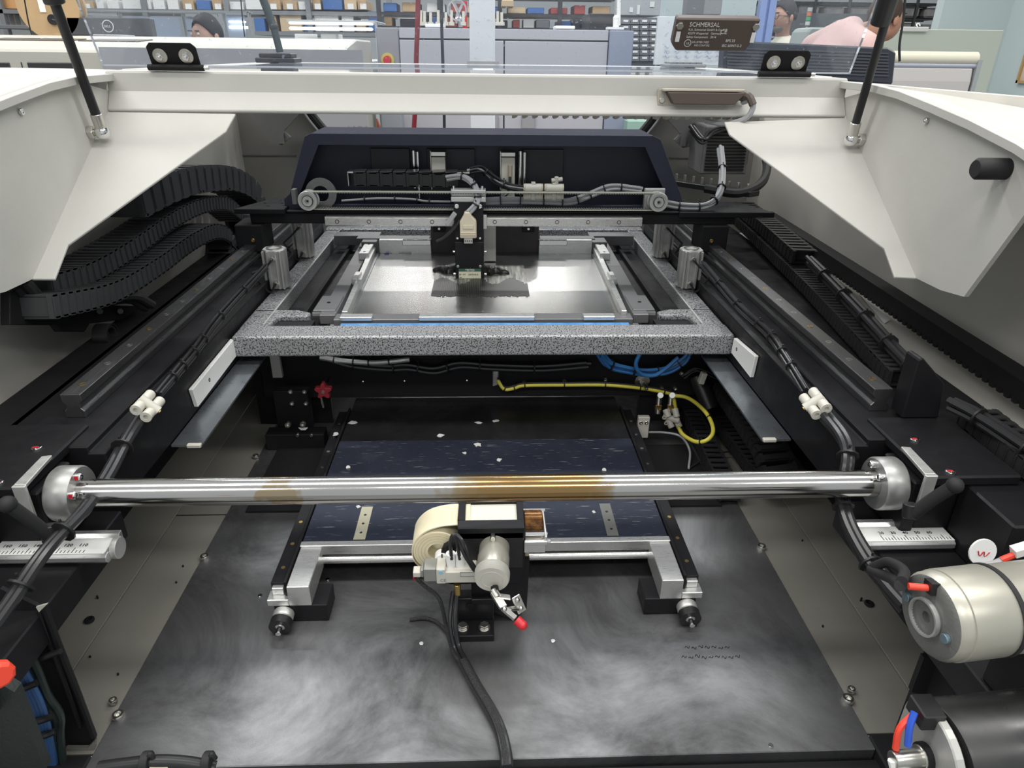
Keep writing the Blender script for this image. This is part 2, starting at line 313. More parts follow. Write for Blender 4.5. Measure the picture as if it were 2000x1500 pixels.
# ---- tube with its end flanges
t=thing('cross_tube','polished steel cross tube with brown stains spanning both side beams','tube',(0,.6,.248))
obj('tube_body',B().cyl((-.437,.6,.248),(.437,.6,.248),.0145,32),tubem,t)
for s in (-1,1):
    fl=obj('end_flange',B().lathe([(.0146,0),(.027,0),(.0285,.002),(.0285,.022),(.027,.024),(.0146,.024)],(s*.414,.6,.248),(s,0,0),36),mat('dull_cast_steel',(.40,.40,.39),.42,.8,rv=.08,vs=60),t)
    for k in (.5,1.45) if s<0 else (.9,1.9,3.6): 
        c=V((s*.414,.6+.021*math.cos(k)*-1,.248+.021*math.sin(k))); sc=screw(c,(-s,0,0),.0042,.006,chrome,fl,'cap_screw')
        if s<0: obj('red_mark',B().box(c.x+.001,c.x+.0045,c.y-.0046,c.y-.0036,c.z-.001,c.z+.0035),redp,sc)
    m=thing('tube_mount','black bearing block holding the %s end of the cross tube'%SIDE[s],'bearing block',(s*.48,.6,.19))
    obj('block_body',B().box(s*.444,s*.458,.58,.64,.19,.262).box(s*.452,s*.55,.572,.70,.2622,.274),black,m,bev=.002)
    obj('clamp_plate',B().plate([(s*.4465,.573,.2735),(s*.458,.573,.2735),(s*.461,.625,.2735),(s*.4515,.627,.2735)],(0,0,.004)).box(s*.4455,s*.458,.5685,.5725,.240,.2775),alub,m,bev=.0006)
    for yy in (.58,.645):
        sc=screw((s*.478,yy,.274),(0,0,1),.005,.002,chrome,m,'marked_screw'); obj('red_mark',B().box(s*.478-.004,s*.478+.002,yy-.001,yy+.001,.2755,.2765),redp,sc)
    lv=thing('clamp_lever','black ratchet clamp lever under the %s tube mount'%SIDE[s],'lever',(s*.45,.55,.24))
    p0=at(1865,948,y=.53) if s>0 else at(15,985,y=.53); p1=at(1778,1008,y=.545) if s>0 else at(100,1050,y=.545)
    obj('lever_arm',B().tube([p0,p0*.45+p1*.55+V((0,0,.002)),p1],.0062,10),rubber,lv); obj('lever_hub',B().cyl(p1+V((0,0,-.002)),p1+V((0,.004,.012)),.0075,14),blackp,lv)
    obj('lever_knob',B().sph(p0,.008),rubber,lv)
# tall black clamp block on the right deck, pad under it
t=thing('stop_block','tall black stop block with two bolts standing on the right deck','block',(.51,.7,.262))
obj('block_body',B().prism([(.491,.2745),(.491,.350),(.496,.352),(.530,.320),(.536,.2745)],'y',.695,.721),black,t,bev=.0015)
for x,z in ((.503,.3455),(.522,.328)): screw((x,.708,z-.002),(.7,0,.8),.0045,.002,blackm,t,'bolt')
# ---- scale bars
def scale_bar(s):
    a,b=(.394,.495) if s>0 else (.384,.50)
    t=thing('scale_bar','aluminium bar with a printed millimetre scale jutting from the %s beam'%SIDE[s],'scale',(s*a,.575,.2))
    obj('bar_profile',B().prism([(.560,.192),(.560,.197),(.563,.199),(.588,.199),(.592,.203),(.597,.203),(.597,.188),(.563,.188)],'x',s*a,s*b),alu,t,bev=.0005)
    x0,x1=min(s*(a+.003),s*b),max(s*(a+.003),s*b)
    st=obj('scale_strip',B().box(x0,x1,.5635,.588,.1992,.1996),whitep,t)
    for i in range(24):
        x=x0+.004+i*.0038 if s<0 else x0+.022+i*.0033
        if x>x1-.003 or (s<0 and x>x1-.02): break
        obj('scale_tick',B().box(x,x+.0006,.565,.565+(.008 if i%4==0 else .004),.1996,.1999),blackp,st)
    for i in range(6):
        x=x0+(.006 if s<0 else .022)+i*(.0152 if s<0 else .0132)
        if x<x1-.01: text(str((i+2)*10 if s>0 else 160-i*10),(x,.575,.1998),.006,blackp,st,name='scale_numeral')
    if s<0: obj('clear_cap',B().cyl((s*a,.578,.195),(s*a+.006,.578,.195),.0115,20),alub,t)
scale_bar(1); scale_bar(-1)
p=at(1920,1080,y=.5035)
t=thing('inspection_sticker','round white sticker with red handwritten initials on black beam end','sticker',p)
obj('sticker_disc',B().cyl(p+V((0,.002,0)),p+V((0,0,.0005)),.0135,24),whitep,t)
obj('red_scribble',B().tube([p+V((-.006,-.0008,.003)),p+V((-.003,-.0008,-.003)),p+V((0,-.0008,.002)),p+V((.002,-.0008,-.004)),p+V((.006,-.0008,.001))],.0005,5),redp,t)
tag(obj('beam_end_block',B().box(.497,.66,.505,.583,.186,.262),black,bev=.002),'black end block of the right beam below the scale bar','block')
tag(obj('beam_end_block',B().box(-.56,-.505,.51,.583,.186,.262),black,bev=.002),'black end block of the left beam behind the scale bar','block')
# ================================================================== COVER
WX=.567
RIM=[(1.17,.624),(1.05,.623),(.98,.618),(.9,.607),(.82,.595),(.735,.579),(.66,.559),(.56,.53)]
t=thing('machine_cover','large white powder-coated cover framing the open machine top','cover',(0,1.15,.572))
obj('front_beam',B().prism([(1.20,.628),(1.15,.628),(1.148,.625),(1.147,.600),(1.131,.575),(1.133,.571),(1.20,.571)],'x',-WX,WX),white,t,bev=.002,bseg=2)
def hood_top():
    b=B(); xs=[-1.0,-.85,-.7,-.6,-.5,0,.5,.6,.7,.8,.9,1.0]; ys=[.56,.66,.735,.82,.9,.98,1.05,1.15,1.25,1.5,2.05]
    return xs,ys
def rz(y):
    if y>=1.05: return .621
    for (a,b),(c,d) in zip(RIM,RIM[1:]):
        if c<=y<=a: return d+(b-d)*(y-c)/(a-c)
    return RIM[-1][1]
for s in (-1,1):
    b=B(); ys=[.50,.56,.66,.735,.82,.9,.98,1.05,1.15,1.25,1.36]; xs=[WX-.0005,.60,.66,.74,.84,.95,1.05]
    for y in ys:
        for x in xs:
            d=(x-WX); z=rz(y)-.0006-(.10*d+.12*d*d if s>0 else -.03*d+.06*d*d)
            b.v.append((s*x,y,z))
    n=len(xs)
    for j in range(len(ys)-1):
        for i in range(n-1): b.f.append((j*n+i,j*n+i+1,(j+1)*n+i+1,(j+1)*n+i)); b.sm.append(True)
    o=obj('curved_top',b,white,t); q=o.modifiers.new('thick','SOLIDIFY'); q.thickness=.002; q.offset=0
    fl=[(1.15,.60)]+[(y,z-.004) for y,z in RIM[1:]]+[(.56,.50),(.705,.515),(.757,.404),(.80,.398),(.853,.397),(1.131,.572)]
    obj('side_flank',B().prism(fl,'x',s*(WX+.006),s*WX),white,t)
    obj('rim_band',B().prism([(y,z) for y,z in RIM]+[(y,z-.010) for y,z in RIM[::-1]],'x',s*(WX-.012),s*(WX+.001)),white,t,bev=.0006)
    G=lambda px,py:(lambda d:EYE+d*((.397-EYE.z+( -.853+EYE.y)*.629)/(d.z-.629*d.y)))(ROT@V(((px-1000)/F,-(py-750)/F,-1)))
    if s<0: pts=[V((-WX-.003,1.131,.572)),G(460,222),G(441,256),G(132,478),G(106,545),V((-WX-.003,.853,.397))]
    else: pts=[V((WX+.003,1.131,.572)),G(1415,238),G(1425,262),G(1728,485),G(1748,541),V((WX+.003,.853,.397))]
    obj('sloped_gusset',B().plate(pts,(0,.002,-.003)),white,t,bev=.0008)
obj('rear_hood_rim',B().box(-WX,WX,1.965,1.995,.600,.629).box(-WX,-.52,1.2,1.965,.618,.629).box(.52,WX,1.2,1.965,.618,.629),white,t,bev=.002)
obj('rear_hood_window',B().box(-.5195,.5195,1.2005,1.9645,.622,.628),acryl,t)
for px,py,x in ((40,218,-WX),(1810,236,WX)):
    p=at(px,py,x=x*.998); screw(p,(-1 if x>0 else 1,0,0),.004,.003,chrome,t,'cover_screw')
p=at(1965,330,x=WX); t2=thing('rubber_bumper','black rubber bumper peg on the inner right cover flank','bumper',p)
obj('bumper_body',B().lathe([(0,-.035),(.009,-.035),(.0115,-.032),(.0115,0),(0,0)],p,(1,0,0),20),rubber,t2)
# ---- clear lid standing open, its hinges, safety sensors, gas struts
LD=V((0,-.36,.933)).normalized(); LO=V((0,1.158,.634)); LN=V((0,-LD.z,LD.y))
def L3(x,u,n=0): return LO+V((x,0,0))+LD*u+LN*n
t=thing('clear_lid','clear acrylic lid tilted open above the white cover beam','lid',LO)
obj('acrylic_sheet',B().plate([L3(-.573,0),L3(.573,0),L3(.573,.42),L3(-.573,.42)],-LN*.006),acryl,t)
for px in (335,1540):
    x=at(px,110,y=1.14).x; sg='left' if x<0 else 'right'
    h=thing('hinge_assembly','black steel lid hinge with two washered nuts, %s end of the beam'%sg,'hinge',L3(x,0))
    k=.036
    obj('hinge_leaf',B().plate([L3(x-k,-.002,.003),L3(x+k,-.002,.003),L3(x+k,.030,.003),L3(x+k-.006,.036,.003),L3(x-k+.006,.036,.003),L3(x-k,.030,.003)],LN*.002),blackm,h,bev=.0006)
    obj('hinge_knuckle',B().cyl((x-k-.004,1.147,.633),(x+k+.006,1.147,.633),.0045,12),blackm,h)
    obj('hinge_pin',B().cyl((x+k+.006,1.147,.633),(x+k+.013,1.147,.633),.0028,10),chrome,h)
    for dx in (-.019,.019):
        c=L3(x+dx,.018,.005); w_=obj('washer',B().cyl(c,c+LN*.0015,.0105,22),zinc,h)
        obj('nut',B().cyl(c+LN*.0015,c+LN*.006,.0058,6).cyl(c+LN*.006,c+LN*.010,.0032,10),chrome,w_)
# safety sensor on lid (upper) with printing
c=at(1391,60,y=1.12)
t=thing('safety_sensor','dark brown safety sensor with printed lettering fixed to the clear lid','sensor',c)
up=V((0,-.36,.933)).normalized(); nn=V((0,-.933,-.36))
def S(x,u,n=0): return c+V((x,0,0))+up*u+nn*n
obj('sensor_body',B().plate([S(-.049,-.021),S(.050,-.021),S(.062,.021),S(.062,.028),S(-.058,.028),S(-.062,.018),S(-.064,-.012)] if 0 else [S(-.052,-.023),S(.051,-.023),S(.056,-.012),S(.062,.022),S(-.059,.022),S(-.060,-.014)],nn*.016),brownp,t,bev=.002)
for x,px in ((-.0535,1),(.057,-1)):
    a=S(x,.012,.016); obj('hex_nut',B().cyl(a,a+nn*.003,.0052,6),zinc,t); obj('slot_insert',B().plate([S(x-.003,-.010,.016),S(x+.003,-.010,.016),S(x+.003,.004,.016),S(x-.003,.004,.016)],nn*.0004),whitep,t)
printm=mat('pale_print',(.62,.60,.58),.6)
Mx=Matrix.Identity(4); Mx.col[0][:3]=(1,0,0); Mx.col[1][:3]=up; Mx.col[2][:3]=nn
def ST(s_,x,u,sz): m_=Mx.copy(); m_.translation=S(x,u,.0162); text(s_,None,sz,printm,t,mtx=m_)
ST('SCHMERSAL',-.040,.011,.0082); ST('K.A. Schmersal GmbH & Co. KG',-.040,.0055,.0042); ST('42279 Wuppertal   Germany',-.040,.0005,.0042); ST('Safety Component   2014',-.041,-.0045,.0042)
ST('CE',.007,.0015,.0085); ST('BPS 33',.018,-.0095,.0050); ST('IEC 60947-5-3',.014,-.0165,.0050); ST('UL',-.0395,-.0135,.0045); ST('US LISTED 74ZZ',-.031,-.0115,.0035); ST('IND.CONT.EQ.',-.027,-.0160,.0035)
obj('round_mark',B().ring(S(-.0372,-.0118,.016),nn,.0052,.0044,.0003,20),printm,t)
# lower sensor on the beam
c=at(1365,190,y=1.146)
t=thing('beam_sensor','brown safety switch in a beige bracket on the white beam','sensor',c)
obj('bracket',B().box(c.x-.066,c.x+.058,1.138,1.147,c.z-.012,c.z+.012).box(c.x-.062,c.x+.064,1.124,1.147,c.z+.009,c.z+.013),mat('beige_bracket',(.45,.41,.34),.5),t,bev=.001)
obj('switch_body',B().prism([(c.x-.056,c.z+.008),(c.x-.045,c.z-.009),(c.x+.050,c.z-.009),(c.x+.066,c.z+.008)],'y',1.122,1.138),brownp,t,bev=.001)
screw((c.x-.060,1.138,c.z-.004),(0,-1,0),.004,.003,zinc,t)
obj('switch_cable',B().tube([at(1450,200,y=1.135),at(1468,195,y=1.12),at(1470,212,y=1.115),at(1455,232,y=1.12),at(1415,242,y=1.14),at(1378,236,y=1.16)],.0042,8),greyc,t)
obj('cable_boot',B().tube([at(1446,190,y=1.135),at(1462,188,y=1.12),at(1471,205,y=1.113)],.0058,8),brownp,t)
for s in (-1,1):
    p=at(200,258,x=-.548) if s<0 else at(1662,272,x=.548); e=at(105,0,y=p.y-.045) if s<0 else at(1742,0,y=p.y-.06)
    d=(e-p).normalized(); t=thing('gas_strut','black gas strut with chrome ball end on the %s cover flank'%SIDE[s],'gas strut',p)
    R_=.0065 if s<0 else .0058
    obj('strut_rod',B().cyl(p+d*.022,e if s<0 else p+d*.16,R_ if s<0 else R_,14),blackp,t)
    if s>0: obj('strut_barrel',B().cyl(at(1718,48,y=(p+d*.14).y),e+d*.12,.0125,18),blackp,t)
    else: obj('strut_barrel',B().cyl(e-d*.004,e+d*.15,.0125,18),blackp,t)
    obj('end_sleeve',B().cyl(p+d*.004,p+d*.026,.0078,18),zinc,t); obj('ball_joint',B().sph(p,.0105),chrome,t)
    obj('ball_stud',B().cyl(p,V((s*(WX-.004),p.y,p.z)),.005,12).cyl(V((s*(WX-.008),p.y,p.z)),V((s*WX,p.y,p.z)),.009,6),zinc,t)
# ================================================================== GANTRY
t=thing('gantry_housing','navy black trapezoid gantry housing with a shallow recess','housing',(0,1.45,.36))
out=[(-.408,.352),(-.408,.385),(-.395,.396),(-.352,.506),(-.338,.512),(.335,.512),(.352,.505),(.405,.398),(.41,.385),(.41,.352)]
inn=[(-.375,.375),(-.375,.395),(-.327,.490),(.322,.490),(.372,.40),(.372,.375)]
def frame_ring(b,o_,i_,y0,y1):
    # front bezel as quads between two outlines matched by nearest corner
    n=len(o_); idx=[min(range(len(i_)),key=lambda k:(i_[k][0]-p[0])**2+(i_[k][1]-p[1])**2) for p in o_]
    for k in range(n):
        a,c=o_[k],o_[(k+1)%n]; e,f=i_[idx[k]],i_[idx[(k+1)%n]]
        poly=[a,c,f]+([e] if e!=f else []); b.prism(poly,'y',y0,y1)
b=B(); frame_ring(b,out,inn,1.435,1.445); obj('front_bezel',b,navy,t,bev=.0006)
b=B()
for k in range(len(out)):
    a,c=out[k],out[(k+1)%len(out)]; m=.006
    q=[a,c,(c[0]*.985,c[1]-.006 if c[1]>.4 else c[1]),(a[0]*.985,a[1]-.006 if a[1]>.4 else a[1])]
    if not (a[1]<.36 and c[1]<.36): b.prism(q,'y',1.445,1.56)
obj('outer_shell',b,navy,t)
obj('recessed_panel',B().prism([(-.40,.36),(-.385,.40),(-.338,.503),(.335,.503),(.39,.40),(.40,.36)],'y',1.497,1.50),navy,t)
for q0,q1,q2 in ((-.235,-.155,.405),(-.12,-.02,.39),(.08,.165,.38)): obj('inset_plate',B().box(q0,q1,1.490,1.497,q2,.478),mat('dark_grey_panel',(.045,.045,.052),.55,bump=.2,bs=900),t,bev=.001)
for x in (-.137,.083):
    obj('guide_pin',B().cyl((x,1.475,.36),(x,1.475,.474),.0035,10).cyl((x-.009,1.48,.40),(x-.009,1.48,.476),.0045,10),chrome,t)
for x,z0 in ((-.094,.42),(.048,.385)):
    h=obj('pneumatic_actuator',B().box(x-.014,x+.014,1.455,1.485,z0,.466),ivory,t,bev=.0012)
    obj('actuator_cap',B().box(x-.015,x+.015,1.458,1.488,.467,.476).box(x-.017,x-.014,1.46,1.485,.40,.478),zinc,h,bev=.001)
obj('actuator_plug',B().cyl((.052,1.452,.428),(.052,1.452,.452),.0045,12),mat('tan_plug',(.42,.36,.28),.5),t)
tag(obj('actuator_cable',B().tube([(.052,1.45,.429),(.051,1.445,.41),(.044,1.44,.395),(.03,1.435,.388)],.003,8),cable),'short black cable curving from the plug of the white actuator','cable')
t=thing('gantry_beam','black gantry cross beam resting on both linear rails','beam',(0,1.42,.30))
obj('beam_body',B().box(-.475,.52,1.415,1.50,.340,.362).box(-.40,.40,1.412,1.43,.362,.367),black,t,bev=.0015)
obj('left_wing',B().prism([(-.50,1.40),(-.40,1.40),(-.40,1.52),(-.452,1.52)],'z',.362,.372),black,t,bev=.001)
obj('right_wing',B().prism([(.40,1.41),(.60,1.41),(.56,1.52),(.40,1.52)],'z',.355,.366),black,t,bev=.001)
for s in (-1,1): obj('rail_carriage',B().box(s*.45,s*.505,1.40,1.47,.285,.34),blackm,t,bev=.002); screw((s*.47,1.398,.31),(0,-1,0),.004,.003,brass,t)
for x,y in ((-.44,1.43),(-.455,1.46),(-.42,1.46),(-.43,1.49),(-.41,1.44)): obj('bolt_hole',B().cyl((x,y,.3722),(x,y,.3727),.003,10),blackm,t)
t=thing('gantry_rail','ground steel linear rail with counterbored holes on the gantry front','rail',(0,1.40,.34))
obj('rail_profile',B().prism([(1.398,.340),(1.398,.3555),(1.402,.3575),(1.415,.3575),(1.415,.338),(1.402,.338)],'x',-.322,.322),steel,t,bev=.0004)
for i in range(11):
    x=-.2975+.0635*i
    if abs(x+.03)>.03 and x<.31: obj('rail_hole',B().lathe([(.0042,0),(.0042,.0004),(.003,.0004),(.003,-.001),(0,-.001)],(x,1.398,.348),(0,-1,0),14),mat('hole_brown',(.06,.045,.035),.4,.6),t)
# pulleys and toothed belt
for x in (-.351,.351):
    t=thing('belt_pulley','silver toothed belt pulley at the %s end of the gantry'%('left' if x<0 else 'right'),'pulley',(x,1.40,.389))
    obj('pulley_rim',B().lathe([(0,0),(.004,0),(.0045,.004),(.0095,.004),(.010,0),(.014,0),(.0145,.001),(.0185,.001),(.0195,-.001),(.0195,-.004),(.017,-.005),(.017,-.018),(.0195,-.019),(.0195,-.021),(0,-.021)],(x,1.395,.389),(0,-1,0),32),alub,t)
    obj('hub_ring',B().ring((x,1.3945,.389),(0,-1,0),.0115,.0105,.001,24).cyl((x,1.396,.389),(x,1.392,.389),.0022,10),blackp,t)
    if x>0: obj('bearing_plate',B().box(.326,.368,1.418,1.428,.363,.412),alub,t,bev=.001)
    else: obj('motor_flange',B().ring((-.331,1.428,.397),(0,1,0),.031,.016,.006,28).box(-.385,-.377,1.41,1.43,.38,.408),dkp,t)
t=thing('timing_belt','black toothed timing belt looped between the two gantry pulleys','belt',(0,1.40,.39))
obj('belt_band',B().box(-.35,.35,1.398,1.412,.4055,.4067).box(-.35,.35,1.398,1.412,.3713,.3725),mat('belt_back',(.45,.45,.38),.5),t)
b=B()
for i in range(136):
    x=-.345+i*.0051; b.box(x,x+.0028,1.398,1.412,.4035,.4057).box(x,x+.0028,1.398,1.412,.3724,.3745)
obj('belt_teeth',b,mat('belt_tooth_grey',(.16,.16,.14),.5),t,kind='stuff')
# camera head on the gantry
t=thing('camera_head','black inspection camera head with beige connector hanging from the gantry rail','camera head',(-.033,1.38,.234))
obj('belt_clamp',B().box(-.067,.002,1.388,1.412,.4065,.413).box(-.067,.002,1.388,1.402,.390,.3985).box(-.067,.002,1.402,1.412,.390,.4065),alub,t,bev=.0006)
for x in (-.062,-.005): screw((x,1.40,.413),(0,0,1),.003,.006,chrome,t)
obj('mount_plate',B().prism([(-.062,.31),(-.062,.39),(-.003,.39),(-.003,.31)],'y',1.386,1.395),black,t,bev=.0008)
obj('carriage',B().box(-.064,.004,1.394,1.41,.334,.362),alub,t,bev=.001)
obj('head_box',B().box(-.0612,-.0035,1.376,1.398,.2345,.312),black,t,bev=.001)
for x in (-.056,-.010): 
    for z,r_ in ((.382,.0045),(.318,.0025)): screw((x,1.386,z),(0,-1,0),r_,.002,chrome,t)
    screw((x,1.376,.262),(0,-1,0),.0028,.001,zinc,t)
for x in (-.064,0): 
    for z in (.29,.243): obj('side_screw',B().cyl((x-.002,1.386,z),(x+.003,1.386,z),.0025,10),chrome,t)
cn=obj('connector_shell',B().prism([(-.050,.322),(-.050,.354),(-.043,.366),(-.040,.374),(-.030,.374),(-.026,.366),(-.017,.356),(-.017,.322)],'y',1.366,1.384),beige,t,bev=.002)
obj('connector_ridge',B().box(-.049,-.018,1.3645,1.367,.332,.334).box(-.049,-.018,1.3645,1.367,.328,.330).prism([(-.044,.341),(-.044,.349),(-.023,.349),(-.023,.341)],'y',1.3645,1.366),beige,cn,bev=.0005)
obj('connector_pins',B().box(-.042,-.025,1.366,1.382,.312,.322),zinc,cn)
for k in range(4): obj('pin_hole',B().cyl((-.0395+k*.004,1.3655,.317),(-.0395+k*.004,1.3665,.317),.0013,8),blackp,cn)
lb=obj('inspection_label',B().box(-.0545,-.009,1.3752,1.376,.2365,.256),mat('label_cream',(.62,.60,.46),.5),t)
obj('label_header',B().box(-.0545,-.009,1.3748,1.3755,.2515,.257),mat('label_green',(.03,.10,.07),.5),lb)
text('TESTED',(-.0315,1.3746,.2525),.0056,whitep,lb,rot=(PI/2,0,0),align='CENTER'); text('BY  MT     DATE 0515',(-.0535,1.3750,.2435),.0042,blackp,lb,rot=(PI/2,0,0)); text('ID#',(-.0535,1.3750,.2380),.003,blackp,lb,rot=(PI/2,0,0))
t=thing('dangling_plug','black plug dangling beside the camera head on the left','plug',(-.075,1.385,.35))
obj('plug_body',B().obox((-.068,1.38,.358),(.6,0,.8),(.03,.011,.009)),greyc,t,bev=.001)
obj('loose_wires',B().tube([(-.06,1.385,.345),(-.07,1.38,.33),(-.085,1.38,.318),(-.098,1.38,.312)],.004,8).tube([(-.05,1.385,.355),(-.062,1.382,.338),(-.08,1.38,.322)],.004,8),rubber,t)
# gantry energy chain: links as parts
def link_mesh(w,h,L,m,name='chain_link'):
    b=B().box(-L*.5,L*.45,-w/2,-w/2+w*.12,0,h).box(-L*.5,L*.45,w/2-w*.12,w/2,0,h).box(-L*.3,L*.25,-w/2,w/2,h*.92,h*1.03).box(-L*.3,L*.25,-w/2,w/2,-h*.03,h*.08).box(-L*.42,-L*.30,-w/2-w*.03,w/2+w*.03,h*.1,h*.9)
    me=bpy.data.meshes.new(name); me.from_pydata(b.v,[],b.f); me.materials.append(m); return me
def chain(t,pts,w,h,pitch,m,side,seg=12,name='chain_link'):
    """links along a path; side = direction of the chain's width"""
    P=smooth(pts,seg); me=link_mesh(w,h,pitch,m); acc=0; n=0
    base=V(t.location); q=P[0]; target=pitch/2
    for a,c in zip(P,P[1:]):
        L=(c-a).length
        while acc+L>=target:
            p=a+(c-a)*((target-acc)/max(L,1e-9)); d=(c-a).normalized(); y=V(side); y=(y-d*y.dot(d)).normalized(); z=d.cross(y)
            M=Matrix((d,y,z)).transposed().to_4x4(); o=bpy.data.objects.new(name,me); SC.collection.objects.link(o); o.parent=t
            M.translation=p-base-z*h*.5; o.matrix_local=M; n+=1; target+=pitch
            if n>=120: return
        acc+=L
t=thing('energy_chain','black segmented cable chain lying above the gantry belt','cable chain',(-.2,1.44,.41))
chain(t,[(-.262,1.44,.427),(-.16,1.44,.4255),(-.053,1.44,.424)],.03,.026,.0262,blackp,(0,1,0))
obj('chain_end_clip',B().box(-.274,-.262,1.425,1.455,.438,.441).box(-.274,-.272,1.425,1.455,.413,.44).box(-.056,-.03,1.425,1.455,.438,.441),zinc,t,bev=.0005)
b=B()
for i in range(8): x=-.262+.0262*i; b.plate([(x,1.424,.4402),(x+.024,1.424,.4412),(x+.024,1.456,.4412),(x,1.456,.4402)],(0,0,.0012))
obj('chain_cover_strip',b,mat('worn_black_sheen',(.12,.12,.125),.25,.6),t,kind='stuff')
def ties(t,pts,r,n,col=None):
    P=smooth(pts,6)
    for k in range(1,n+1):
        i=int(k*(len(P)-1)/(n+1)); d=(P[min(i+1,len(P)-1)]-P[i-1]).normalized(); obj('cable_tie',B().cyl(P[i]-d*.0012,P[i]+d*.0012,r*1.18,10).cyl(P[i]+V((0,0,r)),P[i]+V((0,0,r+.004)),.0012,6),col or blackp,t)
def bundle(name,label,cat,pts,r,n,m,spread,tie=0,group=None,mats=None,seed=1):
    rnd=random.Random(seed); t=thing(name,label,cat,V(pts[0]),group); P=[V(p) for p in pts]
    for k in range(n):
        a=2*PI*k/n+.4; o=V((math.cos(a)*spread*.9,math.cos(a*1.7)*spread*.3,math.sin(a)*spread)) if n>1 else V((0,0,0))
        obj('cable_strand',B().tube([p+o*(.8+.4*rnd.random()) for p in P],r,8),(mats[k%len(mats)] if mats else m),t)
    if tie: ties(t,P,spread+r,tie)
    return t
bundle('head_cable','grey cable bundle arching from the chain down to the camera connector','cable',[(-.075,1.425,.43),(-.045,1.415,.434),(-.022,1.405,.42),(-.014,1.39,.398),(-.018,1.378,.385),(-.032,1.374,.372)],.0035,3,greyc,.0035,4)
bundle('chain_cable','dark cables leaving the chain and dipping to the white couplers','cable',[(-.03,1.45,.44),(-.005,1.45,.443),(.02,1.445,.425),(.05,1.44,.412),(.085,1.43,.408)],.0022,5,cable,.006,2,mats=[cable,cable,greyc])
bundle('gantry_cable','grey cable bundle strapped along between the belt runs','cable',[(.0,1.42,.385),(.05,1.42,.388),(.12,1.42,.386),(.175,1.42,.385),(.215,1.425,.398),(.26,1.43,.412),(.32,1.43,.408)],.0035,4,greyc,.0045,8)
bundle('left_gantry_cable','thin grey wire clipped behind the left half of the belt','cable',[(-.29,1.425,.384),(-.22,1.425,.389),(-.15,1.425,.388),(-.12,1.425,.384),(-.07,1.425,.383)],.0022,1,greyc,.003,4)
bundle('right_loop_cable','grey cables looping round the right gantry end up to the fan box','cable',[(.365,1.43,.382),(.41,1.43,.374),(.46,1.43,.376),(.495,1.46,.395),(.515,1.52,.43),(.53,1.60,.47)],.0035,4,greyc,.005,5)
for cx,lab in ((.098,'left white pneumatic coupler above the belt'),(.14,'right white pneumatic coupler above the belt, with a valve knob')):
    t=thing('tube_coupler',lab,'coupler',(cx,1.415,.41))
    obj('coupler_body',B().cyl((cx-.017,1.415,.413),(cx+.017,1.415,.413),.0085,14).cyl((cx-.017,1.42,.397),(cx+.017,1.42,.397),.0085,14).box(cx-.004,cx+.004,1.41,1.425,.39,.424),ivory,t,bev=.0006)
    for a in (-1,1):
        for z in (.413,.397): obj('collar',B().ring((cx+a*.0165,1.4175,z),(a,0,0),.0078,.004,.003,14),beige,t)
    if cx>.12: obj('valve_knob',B().cyl((cx+.004,1.415,.42),(cx+.004,1.412,.435),.0045,10).cyl((cx-.006,1.413,.428),(cx+.016,1.413,.431),.004,8),ivory,t)
# ---- fan/filter box, rear right clutter
t=thing('fan_box','dark grey ventilated box on the rear right wall','electrical box',(.60,1.78,.38))
b=obj('box_shell',B().box(.545,.665,1.78,1.90,.385,.50),dkp,t,bev=.003)
for i in range(13): obj('vent_fin',B().box(.555,.655,1.776,1.781,.395+i*.0075,.398+i*.0075),blackm,b)
bundle('rear_cable','black cables tangled above the fan box','cable',[(.50,1.75,.50),(.53,1.74,.47),(.56,1.76,.49),(.62,1.76,.50),(.66,1.75,.46)],.004,3,cable,.006)
t=thing('terminal_strip','black terminal strip with screw posts behind the right gantry end','terminal strip',(.5,1.55,.38))
obj('strip_plate',B().prism([(.44,1.70),(.47,1.72),(.62,1.56),(.59,1.54)],'z',.372,.384),blackp,t,bev=.001)
for i in range(9): x=.465+i*.016; obj('screw_post',B().cyl((x,1.70-i*.017,.384),(x,1.70-i*.017,.398),.003,8),zinc,t)
bundle('thick_hose','thick black hose curving along the right wall behind the deck','hose',[(.50,1.58,.385),(.57,1.55,.38),(.64,1.60,.40),(.68,1.72,.44),(.66,1.85,.47)],.010,1,rubber,.01)
# ---- four pneumatic cylinders
def pneu(x,y,z,h,lab,base):
    t=thing('pneumatic_cylinder',lab,'cylinder',(x,y,z),'clamping cylinders on the print frame')
    q=.021; pr=[]
    for (a,b_) in ((-1,-1),(1,-1),(1,1),(-1,1)):
        pr+= [(x+a*q*(1 if b_*a>0 else .45),y+b_*q*(.45 if b_*a>0 else 1)),(x+a*q*(.45 if a*b_>0 else 1),y+b_*q*(1 if a*b_>0 else .45))]
    bd=obj('extruded_body',B().prism(pr,'z',z,z+h),alub,t,bev=.0015)
    for dx in (-.016,-.008,.008,.016): obj('slot_rib',B().box(x+dx-.002,x+dx+.002,y-q-.0035,y-q+.002,z+.001,z+h-.001),alub,bd,bev=.0005)
    obj('top_recess',B().ring((x,y,z+h),(0,0,1),.015,.011,.0015,22),zinc,t)
    sx=-1 if x<0 else 1
    for zz in (z+h-.015,z+.012):
        f=(x+sx*-.0*1,y-q-.001,zz); f=(x+.006*(-sx),y-q-.001,zz) if 0 else (x+sx*-.002,y-q-.002,zz)
        obj('port_fitting',B().cyl(f,(f[0],f[1]-.008,f[2]),.005,12),zinc,t)
        e=V(f)+V((sx*.012,-.014,-.012)); obj('air_tube',B().tube([f,V(f)+V((0,-.012,0)),e,V((sx*.432,y-.055,.285))],.0022,6),cable,t)
    return t
pneu(-.402,1.305,.243,.075,'left front aluminium clamping cylinder standing on the frame','f'); pneu(.402,1.305,.243,.075,'right front aluminium clamping cylinder standing on the frame','f')
